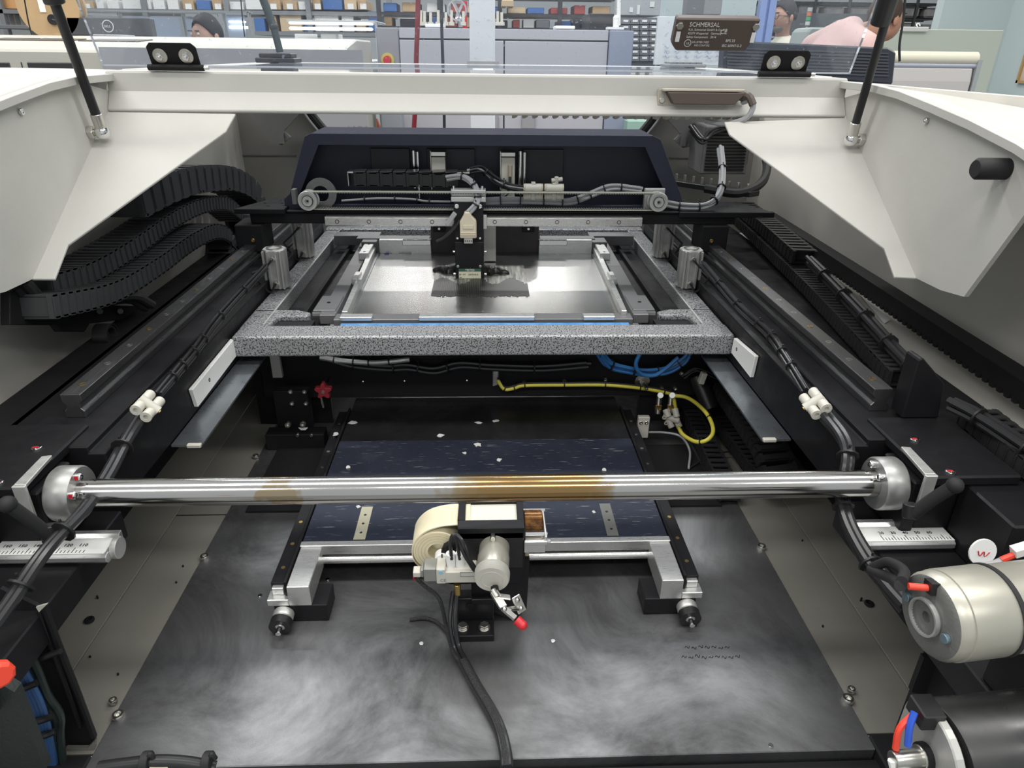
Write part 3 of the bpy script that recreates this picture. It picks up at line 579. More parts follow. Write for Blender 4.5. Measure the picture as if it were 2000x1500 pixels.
pneu(-.404,1.53,.243,.085,'left rear aluminium clamping cylinder under the gantry beam','r'); pneu(.404,1.53,.243,.085,'right rear aluminium clamping cylinder under the gantry beam','r')
# ================================================================== PRINT FRAME + STENCIL
t=thing('print_frame','large hammered grey cast frame holding the stencil','frame',(0,1.045,.205))
obj('front_bar',B().box(-.411,.414,1.045,1.098,.205,.2405),hammer,t,bev=.004,bseg=3)
for s in (-1,1):
    obj('corner_gusset',B().prism([(s*.412,1.09),(s*.412,1.178),(s*.335,1.178),(s*.31,1.165),(s*.31,1.145),(s*.362,1.145),(s*.366,1.10),(s*.366,1.09)],'z',.222,.2395),hammer,t,bev=.003,bseg=2)
    obj('gusset_slot',B().box(s*.30,s*.375,1.096,1.146,.221,.231),blackm,t)
    obj('side_bar',B().box(s*.412,s*.374,1.17,1.86,.205,.2395),hammer,t,bev=.002)
    obj('inner_edge',B().box(s*.376,s*.373,1.10,1.80,.2395,.2412),alub,t)
    obj('inner_shelf',B().box(s*.373,s*.285,1.15,1.80,.205,.215),black,t)
    obj('shelf_ridge',B().box(s*.335,s*.328,1.18,1.75,.215,.226),blackm,t)
obj('rear_bar',B().box(-.412,.414,1.78,1.86,.205,.245),hammer,t,bev=.003)
t=thing('blue_tape_strip','blue tape strip along the inside of the front frame bar','tape',(0,1.105,.236))
obj('tape_film',B().box(-.247,.248,1.099,1.112,.2375,.2382),mat('blue_tape',(.04,.16,.42),.45,var=.5,vs=60,col2=(.10,.30,.55)),t)
t=thing('stencil_chuck','machined aluminium and grey clamping frame around the stencil','clamp frame',(0,1.4,.22))
gp=mat('grey_cast_bar',(.17,.17,.175),.42,.4,bump=.1,bs=400)
obj('front_bar',B().box(-.262,.258,1.120,1.150,.226,.242),gp,t,bev=.001)
for a,b_ in ((-.250,-.195),(-.115,.085),(.170,.225)): obj('clamp_bar',B().box(a,b_,1.117,1.135,.240,.2475),alu,t,bev=.0008)
for s in (-1,1):
    obj('side_bar',B().prism([(s*.262,1.14),(s*.290,1.14),(s*.300,1.70),(s*.270,1.70)],'z',.226,.243),gp,t,bev=.001)
    obj('inner_side_bar',B().prism([(s*.240,1.14),(s*.250,1.14),(s*.268,1.66),(s*.255,1.66)],'z',.232,.250),alu,t,bev=.0008)
    blk=obj('slide_block',B().box(s*.256,s*.278,1.49,1.585,.243,.258),alu,t,bev=.001)
    for y in (1.505,1.57): obj('block_hole',B().cyl((s*.267,y,.258),(s*.267,y,.2585),.003,10),blackp,blk)
    obj('slide_block',B().box(s*.250,s*.262,1.31,1.36,.243,.256),alu,t,bev=.001)
    f=obj('foot_plate',B().box(s*.265,s*.305,1.16,1.24,.235,.245),gp,t,bev=.001); screw((s*.285,1.20,.245),(0,0,1),.0035,.001,blackm,f); obj('foot_edge',B().box(s*.285,s*.306,1.157,1.163,.235,.2405),alu,f)
    obj('rear_bar',B().box(s*.365,s*.255,1.66,1.70,.232,.256),gp,t,bev=.001)
    obj('rear_clamp',B().box(s*.125,s*.25 if s>0 else -.245,1.575,1.59,.232,.266),alu,t,bev=.001)
    obj('rear_clamp_lip',B().box(s*.125,s*.19,1.568,1.58,.256,.268),chrome,t,bev=.001)
    obj('rear_link',B().box(s*.25,s*.285,1.575,1.62,.232,.262),gp,t,bev=.001)
obj('rear_plate',B().box(-.125,.125,1.585,1.595,.228,.30),mat('brown_black_plate',(.05,.042,.045),.4,.3,var=.4,vs=15),t)
obj('rear_ledge',B().box(-.25,.25,1.56,1.60,.222,.234),black,t)
obj('rear_rail',B().box(-.30,-.13,1.60,1.63,.256,.264).box(.13,.26,1.60,1.63,.256,.264),gp,t,bev=.0006)
for x in (-.105,.10): obj('rear_bracket',B().box(x-.014,x+.014,1.575,1.585,.285,.303),black,t,bev=.0006); screw((x,1.575,.293),(0,-1,0),.003,.002,chrome,t)
obj('print_pillar',B().box(-.003,.024,1.50,1.53,.237,.33),alub,t,bev=.001)
# stencil
t=thing('stencil','mirror bright steel stencil sheet with printed aperture field and solder paste','stencil',(0,1.39,.235))
obj('foil',B().prism([(-.243,1.15),(.246,1.15),(.256,1.60),(-.252,1.60)],'z',.2345,.2355),sten,t)
obj('frame_inner_edge',B().box(-.243,.246,1.150,1.158,.2355,.2375).plate([(-.243,1.158,.2355),(-.237,1.158,.2355),(-.246,1.60,.2355),(-.252,1.60,.2355)],(0,0,.002)).plate([(.246,1.158,.2355),(.240,1.158,.2355),(.25,1.60,.2355),(.256,1.60,.2355)],(0,0,.002)),mat('frame_edge_grey',(.3,.31,.31),.3,.8),t)
af=mat('printed_field',(.50,.50,.46),.32,.7,var=.75,vs=30,col2=(.10,.10,.09),stretch=(5,.35,1))
b=B(); n=26; x0,x1=-.105,.085; rnd=random.Random(3)
for i in range(n):
    xa=x0+(x1-x0)*i/n; xb=x0+(x1-x0)*(i+1)/n+.0003; ya=1.315+.028*math.sin(i*.5)*math.sin(i*.23)+rnd.uniform(-.004,.004); yb=1.475
    b.box(xa,xb,ya,yb,.2355,.2358)
obj('aperture_field',b,af,t,kind='stuff')
b=B()
for i in range(n*2):
    xa=x0+(x1-x0)*i/n/2; xb=xa+.0042; ya=1.255+rnd.uniform(0,.012); yb=1.36+.022*math.sin(i*.33)+rnd.uniform(-.004,.004)
    b.box(xa,xb,ya,yb,.2358,.2361)
obj('paste_smear',b,mat('grey_paste',(.05,.05,.047),.35,.3),t,kind='stuff')
def paste():
    b=B(); N=40; pts=[]; rr=random.Random(5)
    for i in range(N+1):
        u=i/N; x=-.112+.163*u; w=(.006+.019*math.sin(PI*min(1,u*1.05))**.6)*(1+.25*math.sin(i*1.3)); yc=1.435+.004*math.sin(i*.6)-.02*u
        h=.004+.014*math.sin(PI*u)**.7
        for k in range(7): a=PI*k/6; pts.append((x,yc-w*math.cos(a)*(1+rr.uniform(-.1,.1)),.2358+h*math.sin(a)*(1+rr.uniform(-.15,.15))))
    b.v=pts
    for i in range(N):
        for k in range(6): b.f.append((i*7+k,i*7+k+1,(i+1)*7+k+1,(i+1)*7+k)); b.sm.append(True)
    return b
tag(obj('paste_roll',paste(),mat('dark_solder_paste',(.018,.018,.017),.35,.3,bump=.5,bs=160)),'rolled bead of dark solder paste lying on the stencil sheet','solder paste',kind='stuff')
obj('stencil_mark',B().box(-.232,-.222,1.56,1.575,.2355,.2359),mat('purple_mark',(.12,.08,.35),.5),t); obj('stencil_label',B().box(-.20,-.172,1.56,1.58,.2355,.2359),whitep,t)
for i in range(5): obj('stencil_mark',B().box(-.262+.016*i*.5+.01,-.259+.016*i*.5+.01,1.573,1.585,.2355,.2359),blackp,t)
# ================================================================== UNDER THE FRAME
t=thing('cross_member','black lower cross member with cable ties behind the lift table','beam',(0,1.17,.07))
obj('member_face',B().box(-.42,.42,1.178,1.19,.062,.15),blackm,t,bev=.001)
obj('member_shelf',B().box(-.45,.45,1.19,1.30,.145,.152),blackm,t)
obj('lower_face',B().box(-.44,-.30,1.191,1.20,.0,.144),black,t); obj('lower_face',B().box(.30,.47,1.191,1.20,.0,.144),black,t)
for px,py in ((1023,746),(1102,743),(1182,741),(1330,728),(1412,742),(1318,758),(1292,757)): screw(at(px,py,y=1.177),(0,-1,0),.0045,.004,zinc,t,'cap_screw')
for px,py in ((709,745),(790,744),(912,743)): obj('pan_screw',B().cyl(at(px,py,y=1.178),at(px,py,y=1.175),.0014,8),chrome,t)
c=at(1254,744,y=1.176); obj('grommet_disc',B().cyl(c,c-V((0,.002,0)),.0145,20).cyl(c-V((0,.002,0)),c-V((0,.012,0)),.006,6).cyl(c-V((0,.012,0)),c-V((-.003,.03,.004)),.0032,10),zinc,t)
c=at(968,738,y=1.1775); obj('cable_slot',B().prism([(c.x-.006,c.z-.018),(c.x+.006,c.z-.014),(c.x+.006,c.z+.018),(c.x-.006,c.z+.016)],'y',1.174,1.1785),alub,t,bev=.002)
P=lambda L,y=1.165:[at(a,b_,y=y) for a,b_ in L]
t=thing('yellow_air_tube','yellow pneumatic tube clipped along the black cross member','tube',P([(975,745)])[0])
pp=P([(972,742),(985,760),(1005,758),(1025,753),(1102,752),(1182,752),(1250,758),(1297,766),(1320,772)]); obj('tube_body',B().tube(pp,.0036,10),yelt,t); ties(t,pp,.0042,7)
bundle('thin_black_wire','thin black wire running with the yellow tube','cable',[p+V((0,0,.005)) for p in pp],.0018,1,cable,.002)
t=thing('yellow_tube_loop','yellow pneumatic tube hanging in a wide loop at the right','tube',P([(1320,772)])[0])
pp=[at(1313,772,y=1.14),at(1345,778,y=1.12),at(1378,805,y=1.07),at(1393,838,y=1.01),at(1383,858,y=.99),at(1360,863,y=1.0),at(1335,850,y=1.05),at(1325,835,y=1.10)]; obj('tube_body',B().tube(pp,.0036,10),yelt,t); ties(t,pp,.004,2)
pp=P([(1315,770),(1317,783),(1319,797)],1.145); obj('short_tube',B().tube(pp,.0036,10),yelt,t)
bundle('blue_hose_coil','blue air hoses coiled under the right of the print frame','hose',P([(1172,690),(1190,712),(1225,722),(1265,728),(1305,722),(1335,705),(1345,690)],1.16),.0035,4,bluet,.006,4)
bundle('blue_hose_loop','single blue hose loop hanging below the coil','hose',P([(1250,690),(1242,712),(1252,730),(1278,733),(1300,720),(1325,698)],1.145),.0038,1,bluet,.001)
bundle('under_frame_cable','black cables drooping below the front frame bar','cable',P([(640,697),(690,712),(760,718),(800,716),(850,722),(900,712),(960,716),(1060,718),(1150,712)],1.165),.004,3,cable,.006,6)
bundle('grey_flat_cable','pale ribbed cable sleeve tied beneath the frame at left','cable',P([(625,698),(680,706),(740,708),(800,702)],1.155),.005,1,alub,.001,4)
t=thing('manifold_fitting','white pneumatic manifold with four ports under the yellow tube','fitting',P([(1310,818)])[0])
for (a,b_,c_,d_) in ((1300,800,1306,815),(1318,798,1322,815),(1303,815,1312,835),(1318,812,1327,834),(1295,812,1326,822)):
    obj('port_barrel',B().cyl(at(a,b_,y=1.14),at(c_,d_,y=1.13),.0062,12),ivory,t)
for (a,b_) in ((1297,815),(1301,826)): obj('port_ring',B().ring(at(a,b_,y=1.13),(0,-1,0),.004,.002,.002,12),ivory,t)
for px in (1288,1311):
    t=thing('brass_fitting','%s brass elbow fitting hanging below the yellow tube'%('left' if px<1300 else 'right'),'fitting',at(px,790,y=1.15))
    obj('fitting_body',B().cyl(at(px,772,y=1.15),at(px-4,808,y=1.14),.0052,10).cyl(at(px+2,772,y=1.135),at(px+2,772,y=1.16),.006,10),zinc,t); obj('brass_nut',B().cyl(at(px-2,790,y=1.145),at(px-3,800,y=1.143),.0065,6),brass,t)
t=thing('proximity_switch','small white proximity switch plate with two screws and grey lead','switch',at(1257,833,y=1.09))
c=at(1257,833,y=1.09); obj('switch_body',B().box(c.x-.012,c.x+.009,1.085,1.095,c.z-.022,c.z+.022),ivory,t,bev=.001)
for dx in (-.007,.003): screw((c.x+dx,1.085,c.z+.011),(0,-1,0),.0035,.002,zinc,t)
obj('switch_lead',B().tube([c+V((.01,0,-.012)),at(1300,845,y=1.09),at(1330,853,y=1.07),at(1347,880,y=1.05),at(1345,915,y=1.0)],.002,8),greyc,t)
# left bracket with screws and red star knob
t=thing('lift_bracket','black bracket plates with cap screws at the left rear of the table','bracket',(-.36,1.14,0))
obj('upper_plate',B().box(-.388,-.325,1.13,1.15,.02,.10),black,t,bev=.001)
obj('lower_plate',B().box(-.40,-.295,1.09,1.12,.0,.032),blackm,t,bev=.001)
for px,py in ((568,764),(595,764),(571,787),(598,787)): screw(at(px,py,y=1.129),(0,-1,0),.0042,.004,zinc,t,'cap_screw')
for px,py in ((563,828),(592,827)): 
    k=screw(at(px,py,y=1.089),(0,-1,0),.0055,.006,zinc,t,'cap_screw'); 
c=at(592,838,y=1.088); obj('paper_label',B().prism([(c.x-.008,c.z+.003),(c.x-.004,c.z-.002),(c.x+.004,c.z-.002),(c.x+.009,c.z+.003)],'y',1.0875,1.0885),whitep,t)
for px in (582,609): c=at(px,848,y=1.085); obj('stud',B().cyl(c,c-V((0,.006,0)),.003,8),zinc,t)
obj('rail_end',B().box(-.392,-.374,1.155,1.165,.115,.165),alub,t,bev=.001)
t=thing('star_knob','dark red five-point star knob on a steel rod','knob',at(632,763,y=1.10)); c=at(632,763,y=1.10)
pts=[]
for i in range(40): a=2*PI*i/40+PI/2; r_=.0125+.0035*math.cos(5*(a-PI/2)); pts.append((c.x+r_*math.cos(a),c.z+r_*math.sin(a)))
obj('knob_star',B().prism(pts,'y',1.095,1.107),mat('dark_red_plastic',(.28,.02,.03),.4),t,bev=.001); obj('knob_insert',B().cyl(c+V((0,-.005,0)),c+V((0,-.0065,0)),.003,12),zinc,t)
obj('knob_rod',B().cyl(c+V((-.006,.0,-.010)),c+V((-.004,.0,-.034)),.002,10).cyl(c,c+V((0,.05,0)),.004,8),chrome,t)
# ================================================================== LIFT TABLE
t=thing('lift_table','dark blue scratched lift table plate with aluminium front bar and black rails','table',(0,.7,0))
obj('table_plate',B().box(-.25,.25,.752,1.02,.050,.0595),tabp,t,bev=.0008)
obj('rear_plate',B().box(-.25,.25,1.02,1.185,.048,.0575),tabp2,t,bev=.0008)
obj('front_bar',B().box(-.251,.251,.742,.752,.045,.061),alu,t,bev=.0008)
obj('guide_rod',B().cyl((-.223,.744,.036),(.223,.744,.036),.0058,18),steel,t)
obj('under_block',B().box(-.215,.215,.80,1.16,.0005,.045),blackm,t)
obj('under_plate',B().prism([(-.20,.03),(-.19,.015),(.19,.015),(.20,.03),(.20,.045),(-.20,.045)],'y',.77,.80),dkp,t)
for s in (-1,1):
    obj('side_arm',B().box(s*.222,s*.250,.667,.742,.027,.058),alu,t,bev=.0008)
    obj('arm_toe',B().box(s*.250,s*.277,.667,.685,.027,.037).box(s*.257,s*.272,.676,.690,.037,.048),alu,t,bev=.0008)
    r=obj('table_rail',B().box(s*.255,s*.274,.682,1.14,.036,.052).box(s*.2515,s*.2555,.674,1.14,.034,.060),black,t,bev=.0006)
    for i in range(9): obj('rail_plug',B().cyl((s*.2655,.71+i*.048,.052),(s*.2655,.71+i*.048,.0526),.0028,12),brass if i<5 else zinc,r)
    obj('inlay_strip',B().plate([(s*.182,.755,.0596),(s*.166,.755,.0596),(s*.166,.83,.0596),(s*.182,.83,.0596)],(0,0,.0006)),mat('pale_strip',(.42,.40,.30),.4,.3) if s<0 else mat('dull_strip',(.16,.16,.15),.4,.4),t)
    for y in (.77,.79,.81): obj('strip_hole',B().cyl((s*.174,y,.0602),(s*.174,y,.0606),.002,8),blackp,t)
    m=thing('end_block','black anodised end block with knurled adjusting knob under the %s table arm'%SIDE[s],'block',(s*.235,.68,0))
    obj('block_body',B().box(s*.203,s*.270,.668,.708,.0005,.027),black,m,bev=.001)
    for x,z in ((.208,.018),(.208,.005)): screw((s*x,.668,z),(0,-1,0),.002,.0008,blackm,m)
    kx=s*.258; kb=obj('knob_body',B().lathe([(0,0),(.0125,0),(.013,.001),(.013,.009),(.0125,.010),(.0115,.010),(.0115,.013),(.0135,.014),(.0135,.021),(.0125,.022),(0,.022)],(kx,.668,.0150),(0,-1,-.12),28),alub,m)
    obj('knurl_ring',B().ring((kx,.6555,.0135),(0,-1,-.12),.0138,.006,.0105,28),blackp,kb); obj('shaft_end',B().cyl((kx,.648,.0125),(kx,.636,.011),.0035,12),chrome,kb)
    f=obj('side_foot',B().box(s*.285,s*.38,.90,1.09,.0004,.004),blackm,t)
for px,py in ((680,913),(1180,918),(700,1040),(858,1042)): obj('table_screw',B().cyl(at(px,py,z=.0595),at(px,py,z=.0605),.0035,12),zinc,t)
rr=random.Random(11)
for px,py,a in ((932,869,1.0),(860,850,1.1),(968,822,.8),(934,826,.9),(908,885,.6),(975,898,.8),(700,990,.5),(690,826,1.2),(655,848,.9),(1160,1000,.4),(560,884,.8),(590,890,1.1),(575,915,.6),(610,900,.7)):
    z=.0576 if py<862 else .0597
    if px<640: z=.0008
    c=at(px,py,z=z); n=9; pts=[(c.x+a*.008*math.cos(2*PI*i/n)*rr.uniform(.4,1.1),c.y+a*.008*math.sin(2*PI*i/n)*rr.uniform(.4,1.1)) for i in range(n)]
    obj('paste_chip',B().prism(pts,'z',z,z+.0006),mat('pale_chip',(.50,.50,.49),.6),t)
c=at(838,985,z=.07)
# ---- centre unit: paper roll, valve, motor, toggle clamp
ux=.003
t=thing('wiper_unit','black wiper unit body on a bolted foot at the table front','wiper unit',(-.01,.66,0))
obj('foot_plate',B().box(-.038,.008,.628,.655,.0,.010),black,t,bev=.001)
obj('foot_bracket',B().box(-.038,.008,.655,.672,.0,.045).box(-.020,.008,.65,.655,.040,.048),black,t,bev=.001)
for x in (-.031,-.004): obj('hex_bolt',B().cyl((x,.641,.010),(x,.641,.0115),.0075,18).cyl((x,.641,.0115),(x,.641,.016),.0058,6),zinc,t)
screw((-.022,.655,.033),(0,-1,0),.005,.001,blackm,t)
obj('side_plate',B().prism([(-.060,.075),(-.045,.068),(.04,.068),(.046,.10),(.046,.150),(-.030,.150),(-.034,.138),(-.052,.126),(-.062,.10)],'y',.655,.663),black,t,bev=.001)
obj('front_housing',B().box(-.0335,.0435,.652,.70,.095,.149),blackp,t,bev=.001)
obj('lower_leg',B().prism([(-.02,.03),(.035,.0),(.05,.02),(.052,.10),(-.02,.10)],'y',.662,.70),blackm,t)
cv=B(); 
for q in ((-.0345,.0445,.655,.668),(-.0345,.0445,.705,.716),(-.0345,-.026,.668,.705),(.0365,.0445,.668,.705)): cv.box(q[0],q[1],q[2],q[3],.150,.1555)
cv.box(-.0345,.0445,.652,.655,.140,.1555)
obj('window_frame',cv,black,t,bev=.0006)
rl=thing('paper_roll','cream wiping paper roll with white core feeding left of the wiper unit','paper roll',(-.068,.70,.105))
cx,cz=-.060,.112
obj('paper_wound',B().lathe([(.012,0),(.029,0),(.030,.001),(.030,.040),(.012,.040),(.012,0)],(cx,.664,cz),(0,1,0),40),tape,rl)
for r_ in (.016,.020,.024,.027): obj('winding_line',B().ring((cx,.6637,cz),(0,-1,0),r_,r_-.0004,.0003,40),mat('tan_line',(.6,.50,.30),.6),rl)
pts=[(-.02,.1527),(-.040,.1520),(-.056,.1500),(-.072,.144),(-.084,.133),(-.091,.118),(-.090,.100),(-.082,.088),(-.068,.081)]
sp=[(p.x,p.y) for p in smooth([(a,b_,0) for a,b_ in pts],6)]
obj('paper_web',B().prism(sp+[(a+.0012*(1 if a<-.06 else 0),b_-.0012) for a,b_ in sp[::-1]],'y',.664,.706),tape,rl)
obj('web_top',B().box(-.026,.0365,.667,.706,.1500,.1512),mat('white_web',(.74,.72,.62),.6),rl)
cr=obj('core_hub',B().cyl((cx+.006,.652,cz-.004),(cx+.006,.664,cz-.004),.0095,22),whitep,rl,bev=.0005); obj('hub_slot',B().box(cx+.0052,cx+.0068,.6512,.653,cz-.014,cz+.006),blackp,cr)
obj('takeup_paper',B().lathe([(.008,0),(.022,0),(.022,.03),(.008,.03)],(.030,.668,.100),(0,1,0),28),tape,rl)
t=thing('roller_tray','chromed bracket with amber stained roller right of the wiper unit','roller',(.06,.68,.12))
obj('tray_side',B().box(.0445,.070,.652,.668,.118,.132).box(.0445,.072,.650,.654,.131,.136).box(.069,.0715,.652,.705,.132,.142),alub,t,bev=.0006)
obj('amber_roller',B().cyl((.0455,.685,.140),(.068,.685,.140),.013,24),mat('amber_roller',(.30,.13,.03),.18,.3,var=.6,vs=90,col2=(.04,.015,.005)),t)
obj('roller_pins',B().cyl((.044,.705,.142),(.073,.705,.142),.0022,8).cyl((.044,.664,.137),(.073,.664,.137),.0022,8).cyl((.066,.655,.133),(.076,.655,.133),.0028,8),chrome,t)
t=thing('gear_motor','round white painted gear motor with end cap on the wiper unit','motor',(.01,.62,.10))
m0=V((.009,.655,.127)); m1=V((.005,.602,.121)); d=(m1-m0).normalized(); L=(m1-m0).length
obj('motor_can',B().lathe([(0,0),(.0172,0),(.018,.001),(.018,.018),(.0187,.019),(.0187,L-.014),(0,L-.014)],m0,d,32),silvp,t)
obj('end_cap',B().lathe([(0,0),(.0196,0),(.0203,.002),(.0203,.010),(.019,.013),(.013,.013),(.0125,.0135),(.012,.013),(0,.013)],m0+d*(L-.014),d,32),ivory,t)
obj('cap_boss',B().cyl(m1+V((.003,-.001,-.008)),m1+V((.004,-.006,-.010)),.0045,14),blackp,t)
for dz,dx in ((.012,-.002),(.019,-.002)): obj('grease_nipple',B().cyl(m0+V((dx,-.002,dz)),m0+V((dx,-.012,dz)),.003,8),zinc,t)
t=thing('toggle_clamp','chrome toggle clamp with red handle grip below the gear motor','toggle clamp',(.02,.58,.07))
c0=at(962,1152,y=.595); c1=at(985,1190,y=.575); c2=at(1003,1205,y=.568); c3=at(1017,1218,y=.563); e=at(1010,1172,y=.60); e2=at(1017,1188,y=.595)
obj('clamp_arm',B().cyl(c0,c0*.6+c1*.4,.004,10).obox((c0+c1)*.5,c1-c0,((c1-c0).length*.8,.009,.004)).obox((c1+c2)*.5,c2-c1,((c2-c1).length*1.4,.006,.004)),zinc,t,bev=.0006)
obj('base_ear',B().obox((e+e2)*.5,e2-e,(.020,.012,.0025)).obox((c1+e2)*.5,e2-c1,(.018,.008,.0025)).obox((c0+c1)*.5+V((.006,.004,0)),V((1,.1,-.3)),(.016,.008,.0025)),zinc,t,bev=.0008)
for q in (e,e2,c1): obj('rivet',B().sph(q+V((0,-.002,.002)),.0032,10,6),chrome,t)
obj('handle_grip',B().tube([c2*.6+c3*.4,c3,c3+(c3-c2)*.25],.0055,12).sph(c3+(c3-c2)*.25,.0056),redp,t)
t=thing('solenoid_valve','white solenoid valve block with two push fittings left of the motor','valve',(-.04,.62,.08))
y=.632
def V2(px,py,y=y): return at(px,py,y=y)
a=V2(853,1140); b_=V2(932,1124)
obj('valve_body',B().box(a.x,b_.x,y,y+.022,a.z,b_.z+.006).box(a.x,a.x+.011,y-.001,y+.022,a.z,b_.z+.011),ivory,t,bev=.0012)
obj('coil_block',B().box(a.x-.015,a.x,y+.001,y+.021,a.z+.002,b_.z+.010).box(a.x-.019,a.x-.015,y+.004,y+.018,a.z+.006,b_.z+.006),mat('coil_grey',(.30,.30,.28),.4,.3),t,bev=.001)
obj('lead_plug',B().box(a.x-.028,a.x-.019,y+.004,y+.016,a.z+.006,a.z+.014),ivory,t,bev=.001)
obj('manual_button',B().cyl((a.x+.0055,y-.001,b_.z+.007),(a.x+.0055,y-.002,b_.z+.007),.0024,12),mat('pale_blue',(.25,.5,.7),.4),t)
obj('print_block',B().box(a.x+.028,a.x+.046,y-.0004,y,a.z+.010,a.z+.011).box(a.x+.028,a.x+.046,y-.0004,y,a.z+.016,a.z+.017).box(a.x+.028,a.x+.0285,y-.0004,y,a.z+.010,a.z+.017),mat('grey_print',(.25,.25,.25),.6),t)
text('CE',(a.x+.004,y-.0012,a.z+.004),.006,mat('grey_print',(.25,.25,.25),.6),t,rot=(PI/2,0,0))
for px in (881,899): c=V2(px,1104,y+.012); obj('push_fitting',B().cyl(c-V((0,0,.004)),c+V((0,0,.016)),.0055,16).ring(c+V((0,0,.016)),(0,0,1),.0058,.0025,.002,16),whitep,t)
c=V2(893,1148,y+.01); obj('brass_exhaust',B().cyl(c+V((0,0,.006)),c-V((0,0,.010)),.0042,12),brass,t)
for i,pp in enumerate(([(882,1092),(880,1060),(885,1045),(895,1052),(905,1080),(920,1105),(932,1122)],[(898,1092),(893,1062),(887,1048),(893,1045),(905,1060),(916,1090),(930,1112)])):
    k=thing('short_air_tube','black air tube arching from the %s push fitting to the motor'%('left','right')[i],'tube',V2(*pp[0],y=.64)); obj('tube_body',B().tube([V2(q[0],q[1],y=.64-.006*(j>3)) for j,q in enumerate(pp)],.0022,8),cable,k)
# unit cable running to the foreground
def floorpts(L): return [at(a_,b2,z=z) for a_,b2,z in L]
t=thing('braided_cable','black braided cable sleeve snaking over the base plate to the front edge','cable',at(905,1290,z=.006))
br=mat('braided_sleeve',(.03,.03,.032),.45,bump=1.0,bs=900)
pts=floorpts([(905,1293,.008),(930,1340,.008),(960,1390,.008),(978,1430,.008),(988,1475,.008),(990,1500,.006)])
obj('sleeve',B().tube(pts,.0068,14),br,t); obj('sleeve_ridge',B().tube([p+V((.003,0,.0045)) for p in pts],.0022,6).tube([p+V((-.004,0,.0035)) for p in pts],.0022,6),cable,t)
bundle('transparent_tube','two dark glossy air tubes dropping from the valve to the sleeve','tube',[V2(889,1155,.642),V2(886,1180,.635),V2(884,1220,.62),at(892,1265,z=.012),at(908,1298,z=.01)],.0028,2,cable,.0035)
bundle('valve_lead','thin braided lead curving from the valve coil to the sleeve','cable',[V2(813,1130,.65),V2(830,1145,.645),V2(858,1170,.635),at(872,1225,z=.02),at(886,1275,z=.012),at(906,1300,z=.01)],.0024,1,br,.001)
bundle('valve_lead_red','short red wire on the valve plug','wire',[V2(809,1122,.645),V2(808,1130,.648),V2(816,1134,.65)],.001,1,redp,.001)
t=thing('curved_lead','black lead lying in an arc on the base plate by the foot','cable',at(830,1220,z=.003)); obj('lead_body',B().tube(floorpts([(800,1210,.002),(835,1208,.003),(862,1222,.003),(885,1255,.003),(900,1285,.004)]),.0022,8),br,t)
# ================================================================== SIDE HARNESSES
for s in (-1,1):
    lr=SIDE[s]
    if s<0: up_=[at(520,520,x=-.41),at(430,618,x=-.408),at(385,680,x=-.406),at(350,722,x=-.406),at(308,772,x=-.404)]; dn=[at(283,800,x=-.404),at(245,862,x=-.404),at(205,935,x=-.40),at(160,1000,x=-.40),at(85,1080,x=-.41),at(20,1175,x=-.42),at(-40,1260,x=-.43)]
    else: up_=[at(1372,515,x=.41),at(1440,595,x=.408),at(1500,650,x=.406),at(1532,695,x=.406),at(1575,765,x=.404)]; dn=[at(1602,800,x=.404),at(1648,860,x=.402),at(1655,905,x=.395),at(1643,960,x=.388),at(1656,1020,x=.385),at(1692,1090,x=.388),at(1735,1145,x=.395),at(1770,1185,x=.40)]
    bundle('upper_harness','black air tubes tied along the inner face of the %s beam'%lr,'cable',up_,.0024,4,cable,.0042,6,seed=s+5)
    bundle('lower_harness','black tube pair hanging from the white %s manifold over the cross tube'%lr,'cable',dn,.0046,2 if s<0 else 3,cable,.0055,4 if s<0 else 3,seed=s+8)
    c=at(291,790,x=-.396) if s<0 else at(1590,785,x=.396)
    t=thing('air_manifold','ivory pneumatic manifold with four barrels on the %s beam harness'%lr,'fitting',c)
    ax=(up_[-1]-dn[0]).normalized(); sd=ax.cross(c-EYE).normalized(); sd=sd if sd.z<0 else -sd
    for k in (-1,1):
        o=c+sd*.0065*k
        obj('front_barrel',B().cyl(o-ax*.019,o-ax*.001,.0062,14).ring(o-ax*.0192,-ax,.0066,.003,.003,14),ivory,t)
        obj('rear_barrel',B().cyl(o+ax*.001,o+ax*.018,.0060,14),ivory,t)
    q=c+(EYE-c).normalized()*.006; obj('cross_barrel',B().cyl(q-sd*.012,q+sd*.013,.0055,14),ivory,t); obj('brass_port',B().cyl(q+sd*.013,q+sd*.0145,.003,10),brass,t)
lrub=mat('charcoal_chain',(.045,.046,.049),.5,spec=.4)
# energy chains left (outer side of the machine)
t=thing('energy_chain','wide upper ribbed cable chain arching along the left inner wall','cable chain',(-.6,1.5,.4))
chain(t,[at(235,395,x=-.60),at(300,366,x=-.60),at(360,350,x=-.60),at(430,350,x=-.60),at(475,375,x=-.60),at(487,412,x=-.60),at(470,452,x=-.60)],.07,.05,.040,lrub,(1,0,0))
for k,(L,x,lab) in enumerate((([(60,560),(150,530),(240,478),(310,430),(370,402),(420,398),(452,420)],-.60,'middle ribbed cable chain sweeping up the left side'),
    ([(60,600),(190,570),(280,520),(350,472),(400,452),(430,470),(430,520)],-.575,'lower ribbed cable chain curling down behind the left beam'))):
    t=thing('energy_chain',lab,'cable chain',at(*L[0],x=x)); chain(t,[at(a,b_,x=x) for a,b_ in L],.055,.030,.017,lrub,(1,0,0),20)
bundle('chain_exit_cable','black cables leaving the left chains towards the bracket','cable',[at(40,555,x=-.58),at(85,600,x=-.58),at(160,598,x=-.57),at(250,582,x=-.56),at(290,600,x=-.55)],.007,2,rubber,.008)
t=thing('chain_bracket','black chain bracket arm projecting over the left wall panel','bracket',at(100,620,x=-.60))
